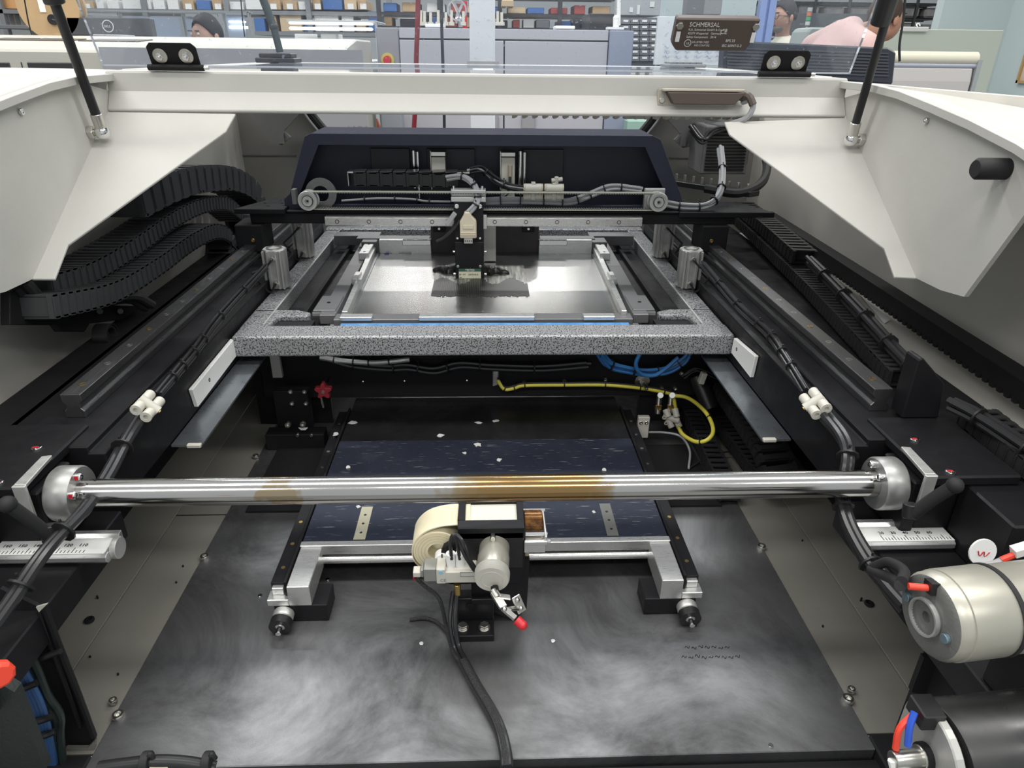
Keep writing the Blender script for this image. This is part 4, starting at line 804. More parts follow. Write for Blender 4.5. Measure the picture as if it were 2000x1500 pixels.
L=[(0,570),(40,560),(60,600),(160,590),(190,596),(285,598),(250,622),(160,632),(150,648),(105,648),(95,635),(0,635)]
obj('bracket_plate',B().plate([at(a,b_,x=-.60) for a,b_ in L],(.012,0,0)),blackm,t,bev=.001); 
for px in (195,235): obj('bolt_head',B().cyl(at(px,608,x=-.586),at(px,608,x=-.582),.005,6),blackp,t)
c=at(205,655,x=-.575); t=thing('pulley_wheel','dark pulley wheel with bright rim below the left chain bracket','pulley',c); obj('wheel_body',B().ring(c-V((.01,0,0)),(1,0,0),.018,.012,.02,24).ring(c+V((.01,0,0)),(1,0,0),.0175,.0165,.002,24).cyl(c,c+V((.004,0,0)),.006,12),blackp,t)
tag(obj('deck_edge',B().box(-.60,-.545,.60,1.75,.225,.262),black,bev=.002),'black outer deck strip left of the left linear rail','strip')
# right: ribbed chain, cables on top, toothed chain along the wall
t=thing('energy_chain','long black ribbed cable chain lying along the right side of the deck','cable chain',(.60,1.2,.27))
chain(t,[V((.650,1.72,.283)),V((.628,1.50,.283)),V((.600,1.2,.28)),V((.570,.95,.278)),V((.552,.80,.276))],.042,.022,.0145,rubber,(1,0,0),30)
t=thing('energy_chain','raised shorter cable chain with flat covers at the rear right','cable chain',(.67,1.5,.30))
chain(t,[V((.655,1.74,.312)),V((.635,1.5,.312)),V((.612,1.26,.310))],.046,.024,.0225,blackp,(1,0,0),30)
pp=[V((.612,1.25,.312)),V((.592,1.10,.308)),V((.570,.95,.305)),V((.552,.82,.300)),V((.545,.735,.297))]
bundle('deck_cable','black cables tied above the right cable chain','cable',pp,.0045,3,cable,.007,5)
bundle('front_deck_harness','black cables continuing in front of the tall stop block','cable',[V((.54,.69,.298)),V((.555,.66,.294)),V((.570,.60,.288)),V((.578,.55,.28)),V((.585,.5,.27))],.0045,3,cable,.006,3)
t=thing('energy_chain','front ribbed cable chain on the right deck before the stop block','cable chain',(.59,.7,.27))
chain(t,[V((.585,.70,.274)),V((.580,.60,.274)),V((.575,.50,.274))],.042,.020,.0145,rubber,(1,0,0),20)
tag(obj('lit_shelf',B().box(.632,.756,.45,1.78,.225,.236),mat('pale_shelf',(.45,.44,.40),.5),bev=.001),'pale painted shelf strip beside the right cable chain','shelf')
t=thing('toothed_strip','black scalloped cable chain edge running along the right wall','cable chain',(.71,1.1,.25))
obj('strip_body',B().prism([(.666,.50),(.70,.50),(.75,1.78),(.722,1.78)],'z',.268,.292),blackm,t)
b=B()
for i in range(82): y=.505+i*.0155; x=.666+(y-.5)*.0438; b.prism([(y,.268),(y+.003,.2605),(y+.010,.2605),(y+.0135,.268)],'x',x,x+.028)
obj('strip_teeth',b,blackm,t,kind='stuff')
tag(obj('rating_label',B().plate([at(1678,575,z=.2372),at(1688,572,z=.2372),at(1740,625,z=.2372),at(1728,632,z=.2372)],(0,0,.0006)),whitep),'white rating label with fine print on the pale right shelf','label')
for i in range(4): tag(obj('cord_clip',B().cyl((.645,.62+i*.22,.236),(.645,.62+i*.22,.246),.003,8),blackp),('nearest','second','third','farthest')[i]+' small black clip on the pale right shelf','clip',None)
# dark chains hanging on the right below the frame
t=thing('energy_chain','black cable chain hanging at the right under the steel ledge','cable chain',(.47,1.1,.05))
chain(t,[V((.455,1.30,.02)),V((.462,1.15,.022)),V((.468,1.02,.024)),V((.470,.95,.028)),V((.468,.905,.045)),V((.463,.93,.075)),V((.46,1.0,.085)),V((.457,1.2,.09)),V((.455,1.3,.09))],.055,.022,.0165,rubber,(1,0,0),24)
t=thing('energy_chain','black cable chain on the gutter right of the table','cable chain',(.395,1.1,.02))
chain(t,[V((.405,1.28,.020)),V((.402,1.15,.02)),V((.398,1.02,.02)),V((.392,.90,.02))],.034,.022,.0165,rubber,(1,0,0),24)
t=thing('sensor_motor','small dark cylinder with wires and plug at the rear right','motor',at(1380,760,y=1.15))
obj('can_body',B().cyl(at(1362,735,y=1.16),at(1388,800,y=1.12),.016,20),blackp,t); obj('wire_plug',B().obox(at(1372,738,y=1.12),(.2,0,1),(.022,.012,.01)),ivory,t,bev=.001)
bundle('thin_loose_wires','thin dark wires arching between plugs at the rear right','wire',[at(1335,735,y=1.15),at(1360,722,y=1.15),at(1395,735,y=1.14),at(1420,745,y=1.14)],.0012,4,cable,.004)
t=thing('gutter_wire','thin black wire lying across the right gutter','wire',at(1440,880,z=.0)); obj('wire_body',B().tube([at(1345,915,z=.006),at(1390,888,z=.012),at(1440,878,z=.012),at(1480,852,z=.02)],.0016,8),cable,t)
# ================================================================== FOREGROUND RIGHT MOTORS
c=at(1822,1203,y=.36); R_=.0475*.78
t=thing('drive_motor','large silver round drive motor with grey face at the right edge','motor',c)
c=V((.3155,.36,.297)); ax=V((1,.10,.02)).normalized(); R_=.0315
obj('motor_face',B().lathe([(0,.004),(.004,.004),(.004,0),(.0123,0),(.0125,-.003),(.0138,-.003),(.0140,.001),(R_-.005,.001),(R_-.002,.003)],c,ax,48),mat('grey_cast_face',(.20,.20,.19),.5,.5,bump=.2,bs=300),t)
obj('motor_can',B().lathe([(R_-.002,.003),(R_,.006),(R_,.012),(R_+.001,.0125),(R_+.001,.047),(R_+.0002,.049),(R_+.0002,.12),(0,.12)],c,ax,48),silvp,t)
obj('boss_rim',B().ring(c,-ax,.0140,.0124,.0032,36),alub,t)
a_,u_,w_=basis(ax)
for k in (0,PI): q=c+V((0,math.cos(k)*.0285,math.sin(k)*.0205)); q=c+(V((0,1,0))-ax*ax.y).normalized()*(.0205*math.cos(k)); obj('cross_screw',B().cyl(q+ax*.001,q-ax*.002,.0036,12),mat('blue_zinc',(.30,.42,.48),.3,.8),t)
obj('motor_strap',B().ring(c+ax*.047,ax,R_+.0018,R_-.001,.0036,48),rubber,t)
q=c+V((-.002,.004,.0245)); obj('terminal_notch',B().obox(q+V((.002,0,0)),(0,.2,1),(.009,.007,.009)),blackp,t); 
obj('mount_saddle',B().box(.418,.434,.362,.40,.187,.272),blackm,t,bev=.001)
t=thing('motor_lead','black sleeved lead with red tip entering the silver drive motor','cable',q); obj('lead_sleeve',B().tube([at(1705,1108,y=.42),at(1735,1098,y=.41),at(1765,1115,y=.39),q+V((-.015,.008,-.002))],.0040,10).tube([at(1700,1112,y=.42),at(1740,1130,y=.40),q+V((-.016,.007,-.005))],.0042,10),rubber,t)
obj('red_tip',B().tube([q+V((-.013,.003,-.002)),q+V((-.001,0,-.001))],.0026,10),mat('bright_red',(.75,.06,.03),.4),t)
t=thing('motor_wire','red and white wire crossing above the silver motor','wire',at(1950,1095,y=.42)); obj('grey_sleeve',B().tube([at(1912,1108,y=.42),at(1940,1102,y=.42),at(1958,1095,y=.42)],.003,8),greyc,t); obj('red_wire',B().tube([at(1955,1094,y=.42),at(1985,1082,y=.42)],.0026,8),mat('bright_red',(.75,.06,.03),.4),t); obj('white_plug',B().obox(at(1996,1073,y=.42),(1,0,.4),(.014,.008,.007)),whitep,t)
c=V((.312,.315,.209)); R_=.037; ax=V((1,.08,0)).normalized()
t=thing('black_motor','large black cylindrical motor with silver shaft at the lower right corner','motor',c)
obj('motor_can',B().lathe([(0,.01),(R_-.001,.010),(R_,.012),(R_,.12),(0,.12)],c,ax,48),mat('black_satin_can',(.022,.022,.022),.36,.0,rv=.1,vs=20,spec=.6),t)
fp=B(); a_,u_,w_=basis(ax); pts=[]
for i in range(36):
    a=2*PI*i/36; r_=R_-.001; y=math.cos(a)*r_; z=math.sin(a)*r_
    y=max(-.028,min(.032,y)); pts.append(c+V((0,y,z)))
obj('end_plate',fp.plate(pts,ax*.007),mat('pale_cast_plate',(.42,.42,.40),.45,.5),t,bev=.001)
obj('shaft_boss',B().lathe([(.010,0),(.010,-.004),(.006,-.006),(0,-.006)],c+V((0,-.002,.002)),ax,24),blackm,t)
s0=c+V((0,-.002,.002)); obj('silver_shaft',B().cyl(s0-ax*.004,s0-ax*.026,.0062,20).cyl(s0,s0-ax*.006,.0085,20),zinc,t)
obj('terminal_block',B().obox(c+V((-.002,.01,.033)),(0,1,0),(.02,.016,.014)),blackp,t,bev=.001)
obj('blue_wire',B().tube([c+V((-.014,.006,.038)),c+V((-.017,.002,.028)),c+V((-.017,-.002,.014))],.0024,8),mat('wire_blue',(.03,.10,.55),.35),t)
obj('red_wire',B().tube([c+V((-.012,.008,.034)),c+V((-.022,.004,.024)),c+V((-.023,.0,.008))],.0024,8),mat('bright_red',(.75,.06,.03),.4),t)
obj('white_clip',B().tube([c+V((-.026,-.004,.002)),c+V((-.022,-.010,-.012)),c+V((-.018,-.012,-.024)),c+V((-.018,-.014,-.036))],.0032,8).sph(c+V((-.012,-.014,-.014)),.0062,12,8),whitep,t)
obj('lower_cable',B().tube([c+V((-.012,-.014,-.014)),c+V((-.002,-.016,-.028)),c+V((.01,-.016,-.045))],.005,8),rubber,t)
tag(obj('dark_partition',B().plate([at(1805,1285,y=.47),at(2010,1285,y=.47),at(2010,1400,y=.47),at(1780,1352,y=.47)],(0,.006,0)),blackm),'black partition plate between the silver and black motors','partition')
tag(obj('foot_wall',B().box(.44,.60,.40,.49,.0,.15),blackm),'black lower front panel behind the right motors','panel')
# ================================================================== FOREGROUND LEFT
t=thing('cable_duct','black open cable duct panel standing at the lower left','duct',at(130,1460,z=0))
def W(px,py,k=0): return at(px,py,y=.50-k)
obj('duct_back',B().plate([W(85,1190),W(105,1250),W(150,1360),W(185,1440),W(182,1468),W(130,1466),W(115,1500),W(20,1500),W(0,1290),W(0,1150)],(0,.004,0)),blackm,t)
obj('duct_rib',B().tube([W(76,1192,.004),W(105,1275,.004),W(132,1350,.004),W(157,1420,.004)],.0022,6),black,t); obj('duct_edge',B().tube([W(86,1186,.003),W(118,1270,.003),W(150,1350,.003),W(183,1438,.003)],.0034,8),black,t)
obj('duct_foot',B().plate([W(128,1462,.006),W(170,1462,.006),W(186,1446,.006),W(184,1466,.006),W(130,1467,.006)],(0,.004,0)),gut,t); 
obj('duct_strap',B().tube([W(20,1310,.012),W(70,1290,.012),W(118,1272,.012)],.0028,6),blackp,t); obj('edge_tab',B().plate([W(70,1186,.006),W(84,1182,.006),W(92,1180,.006),W(76,1196,.006)],(0,.002,0)),ivory,t)
t=thing('blue_cable_bundle','bundle of blue air tubes strapped inside the lower left duct','cable',W(60,1380,.03))
for i in range(5):
    o=i*8
    obj('blue_tube',B().tube([W(8+o*.7,1262,.02+.002*(i%2)),W(22+o*.8,1310,.022),W(44+o,1365,.024),W(62+o*.9,1410,.024),W(82+o*.6,1460,.022),W(95+o*.5,1505,.02)],.0036,8),mat('dusty_blue_tube',(.04,.10,.24),.4),t)
for L in ((5,1308,48,1296),(22,1352,72,1334),(60,1412,105,1398),(74,1440,108,1428)):
    obj('cable_tie',B().tube([W(L[0],L[1],.028),W((L[0]+L[2])/2,(L[1]+L[3])/2+1,.031),W(L[2],L[3],.028)],.0034,8),blackp,t)
bundle('duct_cables','dark green-black cables beside the blue bundle','cable',[W(28,1245,.015),W(60,1300,.018),W(85,1360,.02),(W(112,1400,.02)),W(112,1440,.02),W(118,1500,.02)],.0035,2,mat('green_black_cable',(.02,.03,.025),.4),.004)
tag(obj('cabinet_corner',B().plate([at(0,1335,y=.42),at(28,1352,y=.42),at(88,1505,y=.42),at(0,1505,y=.42)],(0,.01,0)),mat('green_black_panel',(.018,.024,.022),.5,bump=.2,bs=300)),'green-black panel corner at the very lower left','panel')
c=at(0,1318,y=.36); t=thing('stop_button','red plastic knob cut by the left edge of the view','knob',c); obj('knob_cap',B().lathe([(0,-.004),(.008,-.004),(.0095,-.001),(.0095,.006),(.006,.009),(0,.009)],c,(-.6,.5,-.2),10,False),mat('bright_red',(.75,.06,.03),.4),t,bev=.001)
def FB(px,py): return at(px,py,y=.40)
t=thing('plug_row','row of black plugs and a cream connector along the bottom edge','connector',FB(310,1495))
pp=[FB(195,1500),FB(240,1494),FB(300,1488),(FB(360,1490)),FB(420,1500)]; obj('plug_body',B().tube(pp,.0058,12),blackp,t)
obj('cream_connector',B().cyl(FB(298,1492),FB(335,1492),.0068,14),mat('cream_connector',(.55,.48,.33),.4),t)
for px in (285,405): obj('plug_collar',B().cyl(FB(px,1488)-V((.003,0,0)),FB(px,1488)+V((.004,0,0)),.0088,12).tube([FB(px,1490),FB(px+8,1474),FB(px+16,1482)],.0022,6),rubber,t)
# ================================================================== ROOM
floor=obj('floor',B().box(-9,9,-4,14,-.95,-.85),mat('shop_floor',(.30,.30,.29),.4,var=.1,vs=2)); floor['kind']='structure'
def struct(n,b,m): o=obj(n,b,m); o['kind']='structure'; return o
struct('wall_back',B().box(-9,9,11,11.1,-.85,3.2),mat('back_wall',(.50,.52,.52),.7))
struct('wall_left',B().box(-9.1,-9,-4,11,-.85,3.2),mat('back_wall',(.50,.52,.52),.7))
bluew=mat('pale_blue_wall',(.50,.58,.59),.7)
struct('wall_right',B().box(4.3,4.4,-4,6.2,-.85,3.2).box(3.72,4.4,6.2,6.3,-.85,3.2),bluew)
struct('trim_1',B().box(4.24,4.30,5.0,5.08,-.85,3.2).box(4.25,4.30,5.10,5.14,-.85,3.2),alub)
m_=lambda n,c,r=.5,**k: mat(n,c,r,**k)
def bx(name,label,cat,px0,py0,px1,py1,D,dep,m,group=None,parent=None,bev=.003,kind=None):
    a=at(px0,py0,y=D); c=at(px1,py1,y=D)
    return obj(name,B().box(a.x,c.x,D,D+dep,c.z,a.z),m,parent,label,cat,group,kind,bev=bev)
def stand(name,m,o,zb=-.85): pass
lg=m_('light_machine_grey',(.36,.36,.39)); lg2=m_('light_machine_grey_front',(.40,.40,.44)); bl=m_('blue_grey_panel',(.24,.27,.36)); mw=m_('off_white_machine',(.50,.49,.44)); dk=m_('dark_recess',(.03,.03,.033)); card=m_('cardboard',(.48,.33,.18),.8,var=.15,vs=6); card2=m_('pale_cardboard',(.58,.44,.28),.8); wb=m_('white_carton',(.72,.72,.70),.6); blp=m_('blue_bin',(.05,.14,.38),.4); shm=m_('grey_shelf_steel',(.22,.23,.24),.5,metal=.4); brk=m_('black_rack',(.025,.025,.028),.5)
# left adjacent machine
D=2.6
t=thing('neighbour_machine','off-white machine hood with dark slots behind the left cover','machine',(-1.3,D,-.85))
a=at(-60,95,y=D); b_=at(425,128,y=D); zt=at(100,70,y=D+.35).z
obj('machine_body',B().prism([(D,-.85),(D,a.z-.002),(D+.05,a.z+.02),(D+.25,zt),(D+.62,zt),(D+.62,-.85)],'x',a.x-.4,-.47),mw,t,bev=.006)
for L in ((-20,83,62,88),(58,81,152,88),(165,84,282,91)): 
    p0=at(L[0],L[1],y=D+.14);p1=at(L[2],L[3],y=D+.14); sl=lambda x,k:V((x,D+.05+.20*k,a.z+.02+(zt-a.z-.02)*k)); obj('vent_slot',B().plate([sl(p0.x,.25),sl(p1.x,.25),sl(p1.x+.03,.5),sl(p0.x+.05,.5)],(0,-.001,.003)),m_('brown_slot',(.10,.085,.075)),t)
for L in ((-20,121,22,140),(51,121,150,140),(39,121,46,140)): 
    bx('front_recess',None,None,*L,D-.004,.01,dk,parent=t)
obj('grey_apron',B().box(at(195,93,y=D).x,-.41,D-.01,D,-.2,at(300,93,y=D).z),m_('apron_grey',(.33,.33,.35)),t)
t=bx('monitor_back','dark monitor back with round maker badge on the left machine','monitor',128,33,299,71,3.0,.04,m_('monitor_grey',(.055,.058,.065),.5))
c=at(211,51,y=2.995); obj('badge_ring',B().ring(c,(0,-1,0),.021,.0185,.002,28),m_('badge_silver',(.6,.62,.65)),t); text('DELL',c+V((-.015,-.002,-.0045)),.0115,m_('badge_silver',(.6,.62,.65)),t,rot=(PI/2,0,0))
bx('keyboard','grey keyboard lying below the badge monitor','keyboard',180,67,236,71,2.85,.12,m_('keyboard_grey',(.40,.41,.43)))
c=at(92,12,y=3.0); t=thing('cardboard_reel','large cardboard component reel with black hub behind the left strut','reel',c)
obj('reel_disc',B().cyl(c+V((0,0,0)),c+V((0,.02,0)),.115,40).cyl(c+V((0,.05,0)),c+V((0,.06,0)),.115,40),card,t); obj('reel_hub',B().cyl(c+V((.012,-.012,-.045)),c+V((.012,0,-.045)),.018,16).cyl(c+V((.012,-.01,-.045)),c+V((.035,-.01,-.05)),.004,6),blackp,t); obj('reel_label',B().box(c.x-.03,c.x-.008,c.y-.002,c.y,c.z-.02,c.z+.04),whitep,t); obj('reel_label',B().box(c.x+.03,c.x+.045,c.y-.002,c.y,c.z-.1,c.z-.06),whitep,t)
# shelf far left with items
t=thing('storage_shelf','grey steel storage shelf at the far left','shelf',(-2.6,4.0,-.85))
obj('shelf_board',B().box(-3.3,at(62,20,y=4).x,4,4.6,at(0,26,y=4).z,at(0,18,y=4).z),shm,t)
for px in (0,56): x=at(px,20,y=4).x; obj('upright',B().box(x-.012,x+.012,4,4.03,-.85,1.6),shm,t)
bx('orange_bin','orange-brown carton on the left shelf','box',-40,-30,45,18,4.05,.3,m_('orange_carton',(.62,.34,.14),.7))
for i in range(4): bx('white_binder',('first','second','third','fourth')[i]+' white binder from the left under the far-left shelf','binder',3+i*11,28,12+i*11,56,4.1,.25,wb,'white binders under the far-left shelf')
bx('flat_tray','grey flat tray under the white binders','tray',-5,48,52,57,3.9,.3,m_('tray_grey',(.15,.15,.16)))
# long cabinet with glass doors, far left centre
D=5.3
t=thing('glass_cabinet','aluminium framed cabinet with bluish glass doors behind the monitor','cabinet',(-1.5,D,-.85))
fr=m_('frame_alu',(.42,.44,.45),.4,metal=.5); gl=m_('bluish_glass',(.42,.50,.62),.15,spec=.8)
def fbar(px0,py0,px1,py1,dd=0): bx('frame_bar',None,None,px0,py0,px1,py1,D-.03+dd,.05,fr,parent=t,bev=0)
fbar(128,18,490,25); fbar(150,25,232,30)
for L in ((230,26,237,66),(354,27,361,72),(425,27,440,72),(482,22,492,75),(150,25,156,36)): fbar(*L)
fbar(361,27,425,33); fbar(440,24,482,29)
for L in ((160,36,230,72),(237,32,354,72),(361,33,425,72),(440,29,482,75)): bx('glass_pane',None,None,*L,D,.02,gl,parent=t,bev=0)
lamp=mat('tube_glow',(1,1,1),.5,emit=3.5)
for L in ((446,41,480,44),(447,51,484,56)): bx('painted_tube_reflection',None,None,*L,D-.01,.01,lamp,parent=t,bev=0)  # glowing bars on the panes stand for reflections of lamps
obj('cabinet_base',B().box(at(150,70,y=D).x,at(492,70,y=D).x,D,D+.6,-.85,at(300,74,y=D).z),wb,t)
# boxes on top shelf rows, far
rnd=random.Random(4)
t=thing('wall_shelf','long grey steel wall shelf loaded with cartons','shelf',(-3,6.5,-.85))
zb=at(400,19,y=6.5).z; x0=at(120,10,y=6.5).x; x1=at(760,10,y=6.5).x
obj('shelf_board',B().box(x0,x1,6.5,7.1,zb-.03,zb),shm,t)
zb2=at(600,62,y=6.5).z; obj('shelf_board',B().box(at(490,10,y=6.5).x,x1,6.5,7.1,zb2-.03,zb2),shm,t)
for i in range(5): x=x0+(x1-x0)*i/4; obj('upright',B().box(x-.02,x+.02,6.48,6.52,-.85,2.2),shm,t)
ordn=['first','second','third','fourth','fifth','sixth','seventh','eighth','ninth','tenth','eleventh','twelfth','thirteenth','fourteenth','fifteenth','sixteenth','seventeenth','eighteenth','nineteenth','twentieth']
px=128; i=0
names={card:'brown carton',card2:'pale brown carton',wb:'white carton',blp:'blue bin'}
while px<745 and i<20:
    w_=rnd.choice([18,22,26,30,40]); m=rnd.choice([wb,wb,wb,card,card2] if px<300 else [card,card2,wb,card,blp]); h=rnd.randint(16,26)
    o=bx('storage_carton','%s, %s from the left on the long wall shelf'%(names[m],ordn[i]),'box',px,19-h,px+w_,19.2,6.52,.4,m,'cartons on the long wall shelf'); 
    if m in (card,card2): a=at(px+w_*.3,10,y=6.515); obj('paper_label',B().box(a.x,a.x+.05,6.512,6.52,a.z-.03,a.z+.01),whitep,o)
    px+=w_+rnd.choice([1,2,4]); i+=1
px=495; i=0
for w_,m,y0 in ((24,blp,35),(20,card,30),(46,card2,26),(16,blp,40),(50,wb,27),(26,wb,24),(20,card,40),(24,blp,22)):
    bx('storage_carton','%s, %s from the left on the lower wall shelf'%(names[m],ordn[i]),'box',px,y0,px+w_,62,6.52,.4,m,'cartons on the lower wall shelf'); px+=w_+3; i+=1
# inspection bench lamp
D=4.2; t=thing('bench_lamp','white bench canopy with two glowing tube lamps','lamp',at(640,60,y=D))
bx('canopy',None,None,558,38,735,44,D,.4,m_('canopy_grey',(.5,.52,.52)),parent=t)
for L in ((563,43,728,49),(563,52,728,60)): bx('glowing_tube',None,None,*L,D+.02,.03,lamp,parent=t,bev=.008)
obj('bench_post',B().box(at(733,60,y=D).x,at(737,60,y=D).x,D,D+.03,-.85,at(733,42,y=D).z),fr,t)
t=thing('work_bench','cluttered white workbench behind the clear lid','workbench',(-1.2,4.3,-.85)); zb=at(640,118,y=D).z
obj('bench_top',B().box(at(500,100,y=D).x,at(740,100,y=D).x,D-.45,D+.7,zb-.03,zb),wb,t); 
for x in (at(505,100,y=D).x,at(735,100,y=D).x): obj('bench_leg',B().box(x-.02,x+.02,D+.1,D+.15,-.85,zb-.03),fr,t)
for i,(x,c_,lab) in enumerate(((652,(.30,.05,.05),'dark red'),(660,(.04,.06,.14),'navy'),(667,(.10,.12,.16),'slate'),(674,(.05,.10,.22),'blue'),(683,(.30,.38,.33),'pale green'),(690,(.25,.30,.30),'grey green'))):
    a=at(x,80,y=D+.12); obj('ring_binder',B().plate([V((a.x,D+.12,zb+.002)),V((a.x+.021,D+.12,zb+.002)),V((a.x+.009,D+.12,a.z)),V((a.x-.012,D+.12,a.z)) ],(0,.15,0)),m_('book_'+lab.replace(' ','_'),c_),None,'%s ring binder leaning in the row on the workbench'%lab,'binder','leaning binders on the workbench')
bx('paper_carton','white paper carton with notes behind the leaning binders','box',626,66,660,104,D+.3,.2,wb); bx('wall_note','white paper sheet hanging above the workbench','paper',575,66,622,92,D+.5,.004,wb)
a=at(580,118,y=D); t=tag(obj('grey_house_box',B().plate([at(p,q,y=D-.4) for p,q in ((528,118),(528,100),(575,96),(602,79),(633,92),(636,118))],(0,.25,0)),m_('grey_scanner',(.42,.44,.44))),'pale grey pentagonal housing on the bench behind the strut','housing')
# black arm with base on rear hood
t=thing('flex_arm','black articulated arm rising from a stacked black base on the rear hood','arm',at(545,115,y=1.9))
obj('arm_base',B().box(at(505,116,y=1.9).x,at(580,116,y=1.9).x,1.87,1.95,.629,.640).box(at(511,116,y=1.9).x,at(573,116,y=1.9).x,1.88,1.94,.640,.650),blackp,t,bev=.002)
obj('arm_rod',B().cyl(at(547,102,y=1.9),at(534,52,y=1.9),.0085,10).cyl(at(534,52,y=1.9),at(510,-12,y=1.9),.0095,10).sph(at(534,52,y=1.9),.011,10,6),m_('arm_dark',(.03,.045,.045)),t)
for L,lab,m,r_ in (([(47,-5),(55,40),(62,68)],'thin black cord hanging in front of the cardboard reel',blackp,.002),([(470,-5),(474,40),(478,72)],'thin black cord hanging before the glass cabinet',blackp,.002),):
    tag(obj('hanging_cord',B().tube([at(a,b_,y=2.4) for a,b_ in L],r_,6),m),lab,'cord')
rh=m_('dark_red_hose',(.22,.02,.03),.4)
tag(obj('red_hose',B().tube([at(817,-8,y=2.5),at(815,60,y=2.5),at(813,120,y=2.5),at(812,190,y=2.5),at(808,262,y=2.5),at(806,330,y=2.5)],.0082,10),rh),'dark red air hose hanging behind the clear lid','hose')
tag(obj('black_hose',B().tube([at(862,-8,y=2.5),at(863,60,y=2.5),at(865,120,y=2.5),at(867,190,y=2.5),at(868,262,y=2.5),at(868,330,y=2.5)],.0052,10),m_('dark_blue_hose',(.025,.03,.045),.4)),'thin blue-black air hose hanging right of the red hose','hose')
# grey machine behind
D=3.3; t=thing('grey_machine','long light grey machine with panel seams behind the lid','machine',(.1,D,-.85))
zt=at(950,56,y=D).z; xa=at(734,60,y=D).x; xb=at(1190,60,y=D).x; xc=at(1238,60,y=D).x; z1=at(950,78,y=D).z; s1=at(779,60,y=D).x
obj('left_pillar',B().box(xa,s1-.003,D,D+.9,-.85,zt),m_('pillar_grey',(.25,.25,.27)),t,bev=.004)
for u,v in ((s1,at(861,60,y=D).x-.002),(at(861,60,y=D).x+.002,at(925,60,y=D).x),(at(925,60,y=D).x+.003,xb-.002)): obj('top_panel',B().box(u,v,D,D+.9,z1+.003,zt),lg2,t,bev=.002)
for u,v in ((s1,at(860,60,y=D).x),(at(860,60,y=D).x+.002,at(985,60,y=D).x-.003),(at(985,60,y=D).x+.003,xb-.002)): obj('foot_wall',B().box(u,v,D,D+.9,-.85,z1-.003),lg2,t,bev=.002)
obj('blue_end_panel',B().box(xb+.002,xc,D-.01,D+.9,-.85,zt),bl,t,bev=.004)
for p in (960,1032): a=at(p,233,y=D-.005); obj('panel_latch',B().box(a.x-.03,a.x+.03,D-.012,D,a.z-.04,a.z+.02),m_('latch_grey',(.28,.28,.30)),t,bev=.003)
obj('seam_core',B().box(s1,xb,D+.01,D+.8,-.8,zt-.01),dk,t)
for p,q,r0,r1 in ((830,46,868,54),(1085,50,1123,57)): bx('lid_block','white plastic block on top of the grey machine, %s of the column'%('left' if p<900 else 'right'),'block',p,q,r0,r1,D+.1,.12,whitep)
c=at(757,117,y=D); t=thing('emergency_stop','red emergency stop button with yellow ring on the grey pillar','button',c); obj('button_cap',B().cyl(c,c-V((0,.03,0)),.016,16),redp,t); obj('yellow_ring',B().ring(c,(0,-1,0),.028,.017,.004,24),m_('dull_yellow',(.5,.45,.10)),t)
c=at(1203,56,y=D+.05); tag(obj('beacon_post',B().cyl(at(1203,57,y=D+.05),at(1203,38,y=D+.05),.013,14).sph(at(1203,36,y=D+.05),.013).box(c.x-.04,c.x+.03,D+.02,D+.08,c.z-.004,c.z+.006).cyl(at(1208,50,y=D+.06),at(1209,-10,y=D+.06),.009,10),whitep),'white rounded post standing on the right end of the grey machine','post')
for i,p in enumerate((822,829,841,856,862,871,882,905,935,952,972,980)):
    y0=20+(i%3)*2; tag(obj('nozzle_post',B().cyl(at(p,46,y=D+.5),at(p,y0,y=D+.5),.007,8).cyl(at(p,50,y=D+.5),at(p,43,y=D+.5),.014,8),ivory),'%s cream nozzle post from the left on the grey machine'%ordn[i],'nozzle','cream nozzle posts on the grey machine')
c=at(893,20,y=D+.7); tag(obj('silver_coil',B().ring(c,(0,-1,0),.05,.042,.03,24).tube([c+V((-.02,0,.04)),c+V((.0,0,0)),c+V((.02,0,-.05))],.008,8).tube([c+V((.03,0,.03)),c+V((.0,0,-.02)),c+V((-.005,0,-.06))],.007,8),chrome),'coiled silver hose fixture behind the nozzle posts','hose')
tag(obj('red_cylinder',B().cyl(at(908,56,y=D+.8),at(908,2,y=D+.8),.011,12),redp),'small red cylinder beside the coiled silver hose','cylinder')
# white column
D=2.75; a=at(917,60,y=D); c=at(967,60,y=D); t=thing('white_column','white square roof column behind the clear lid','column',((a.x+c.x)/2,D,-.85))
obj('column_shaft',B().box(a.x,c.x,D,D+.1,-.85,2.4),m_('column_white',(.70,.72,.76),.55),t,bev=.004); p0=at(912,126,y=2.0); p1=at(975,131,y=2.0); obj('column_bracket',B().box(p0.x,p1.x,1.99,2.0,.630,.636),m_('bracket_grey',(.25,.25,.26)),t)
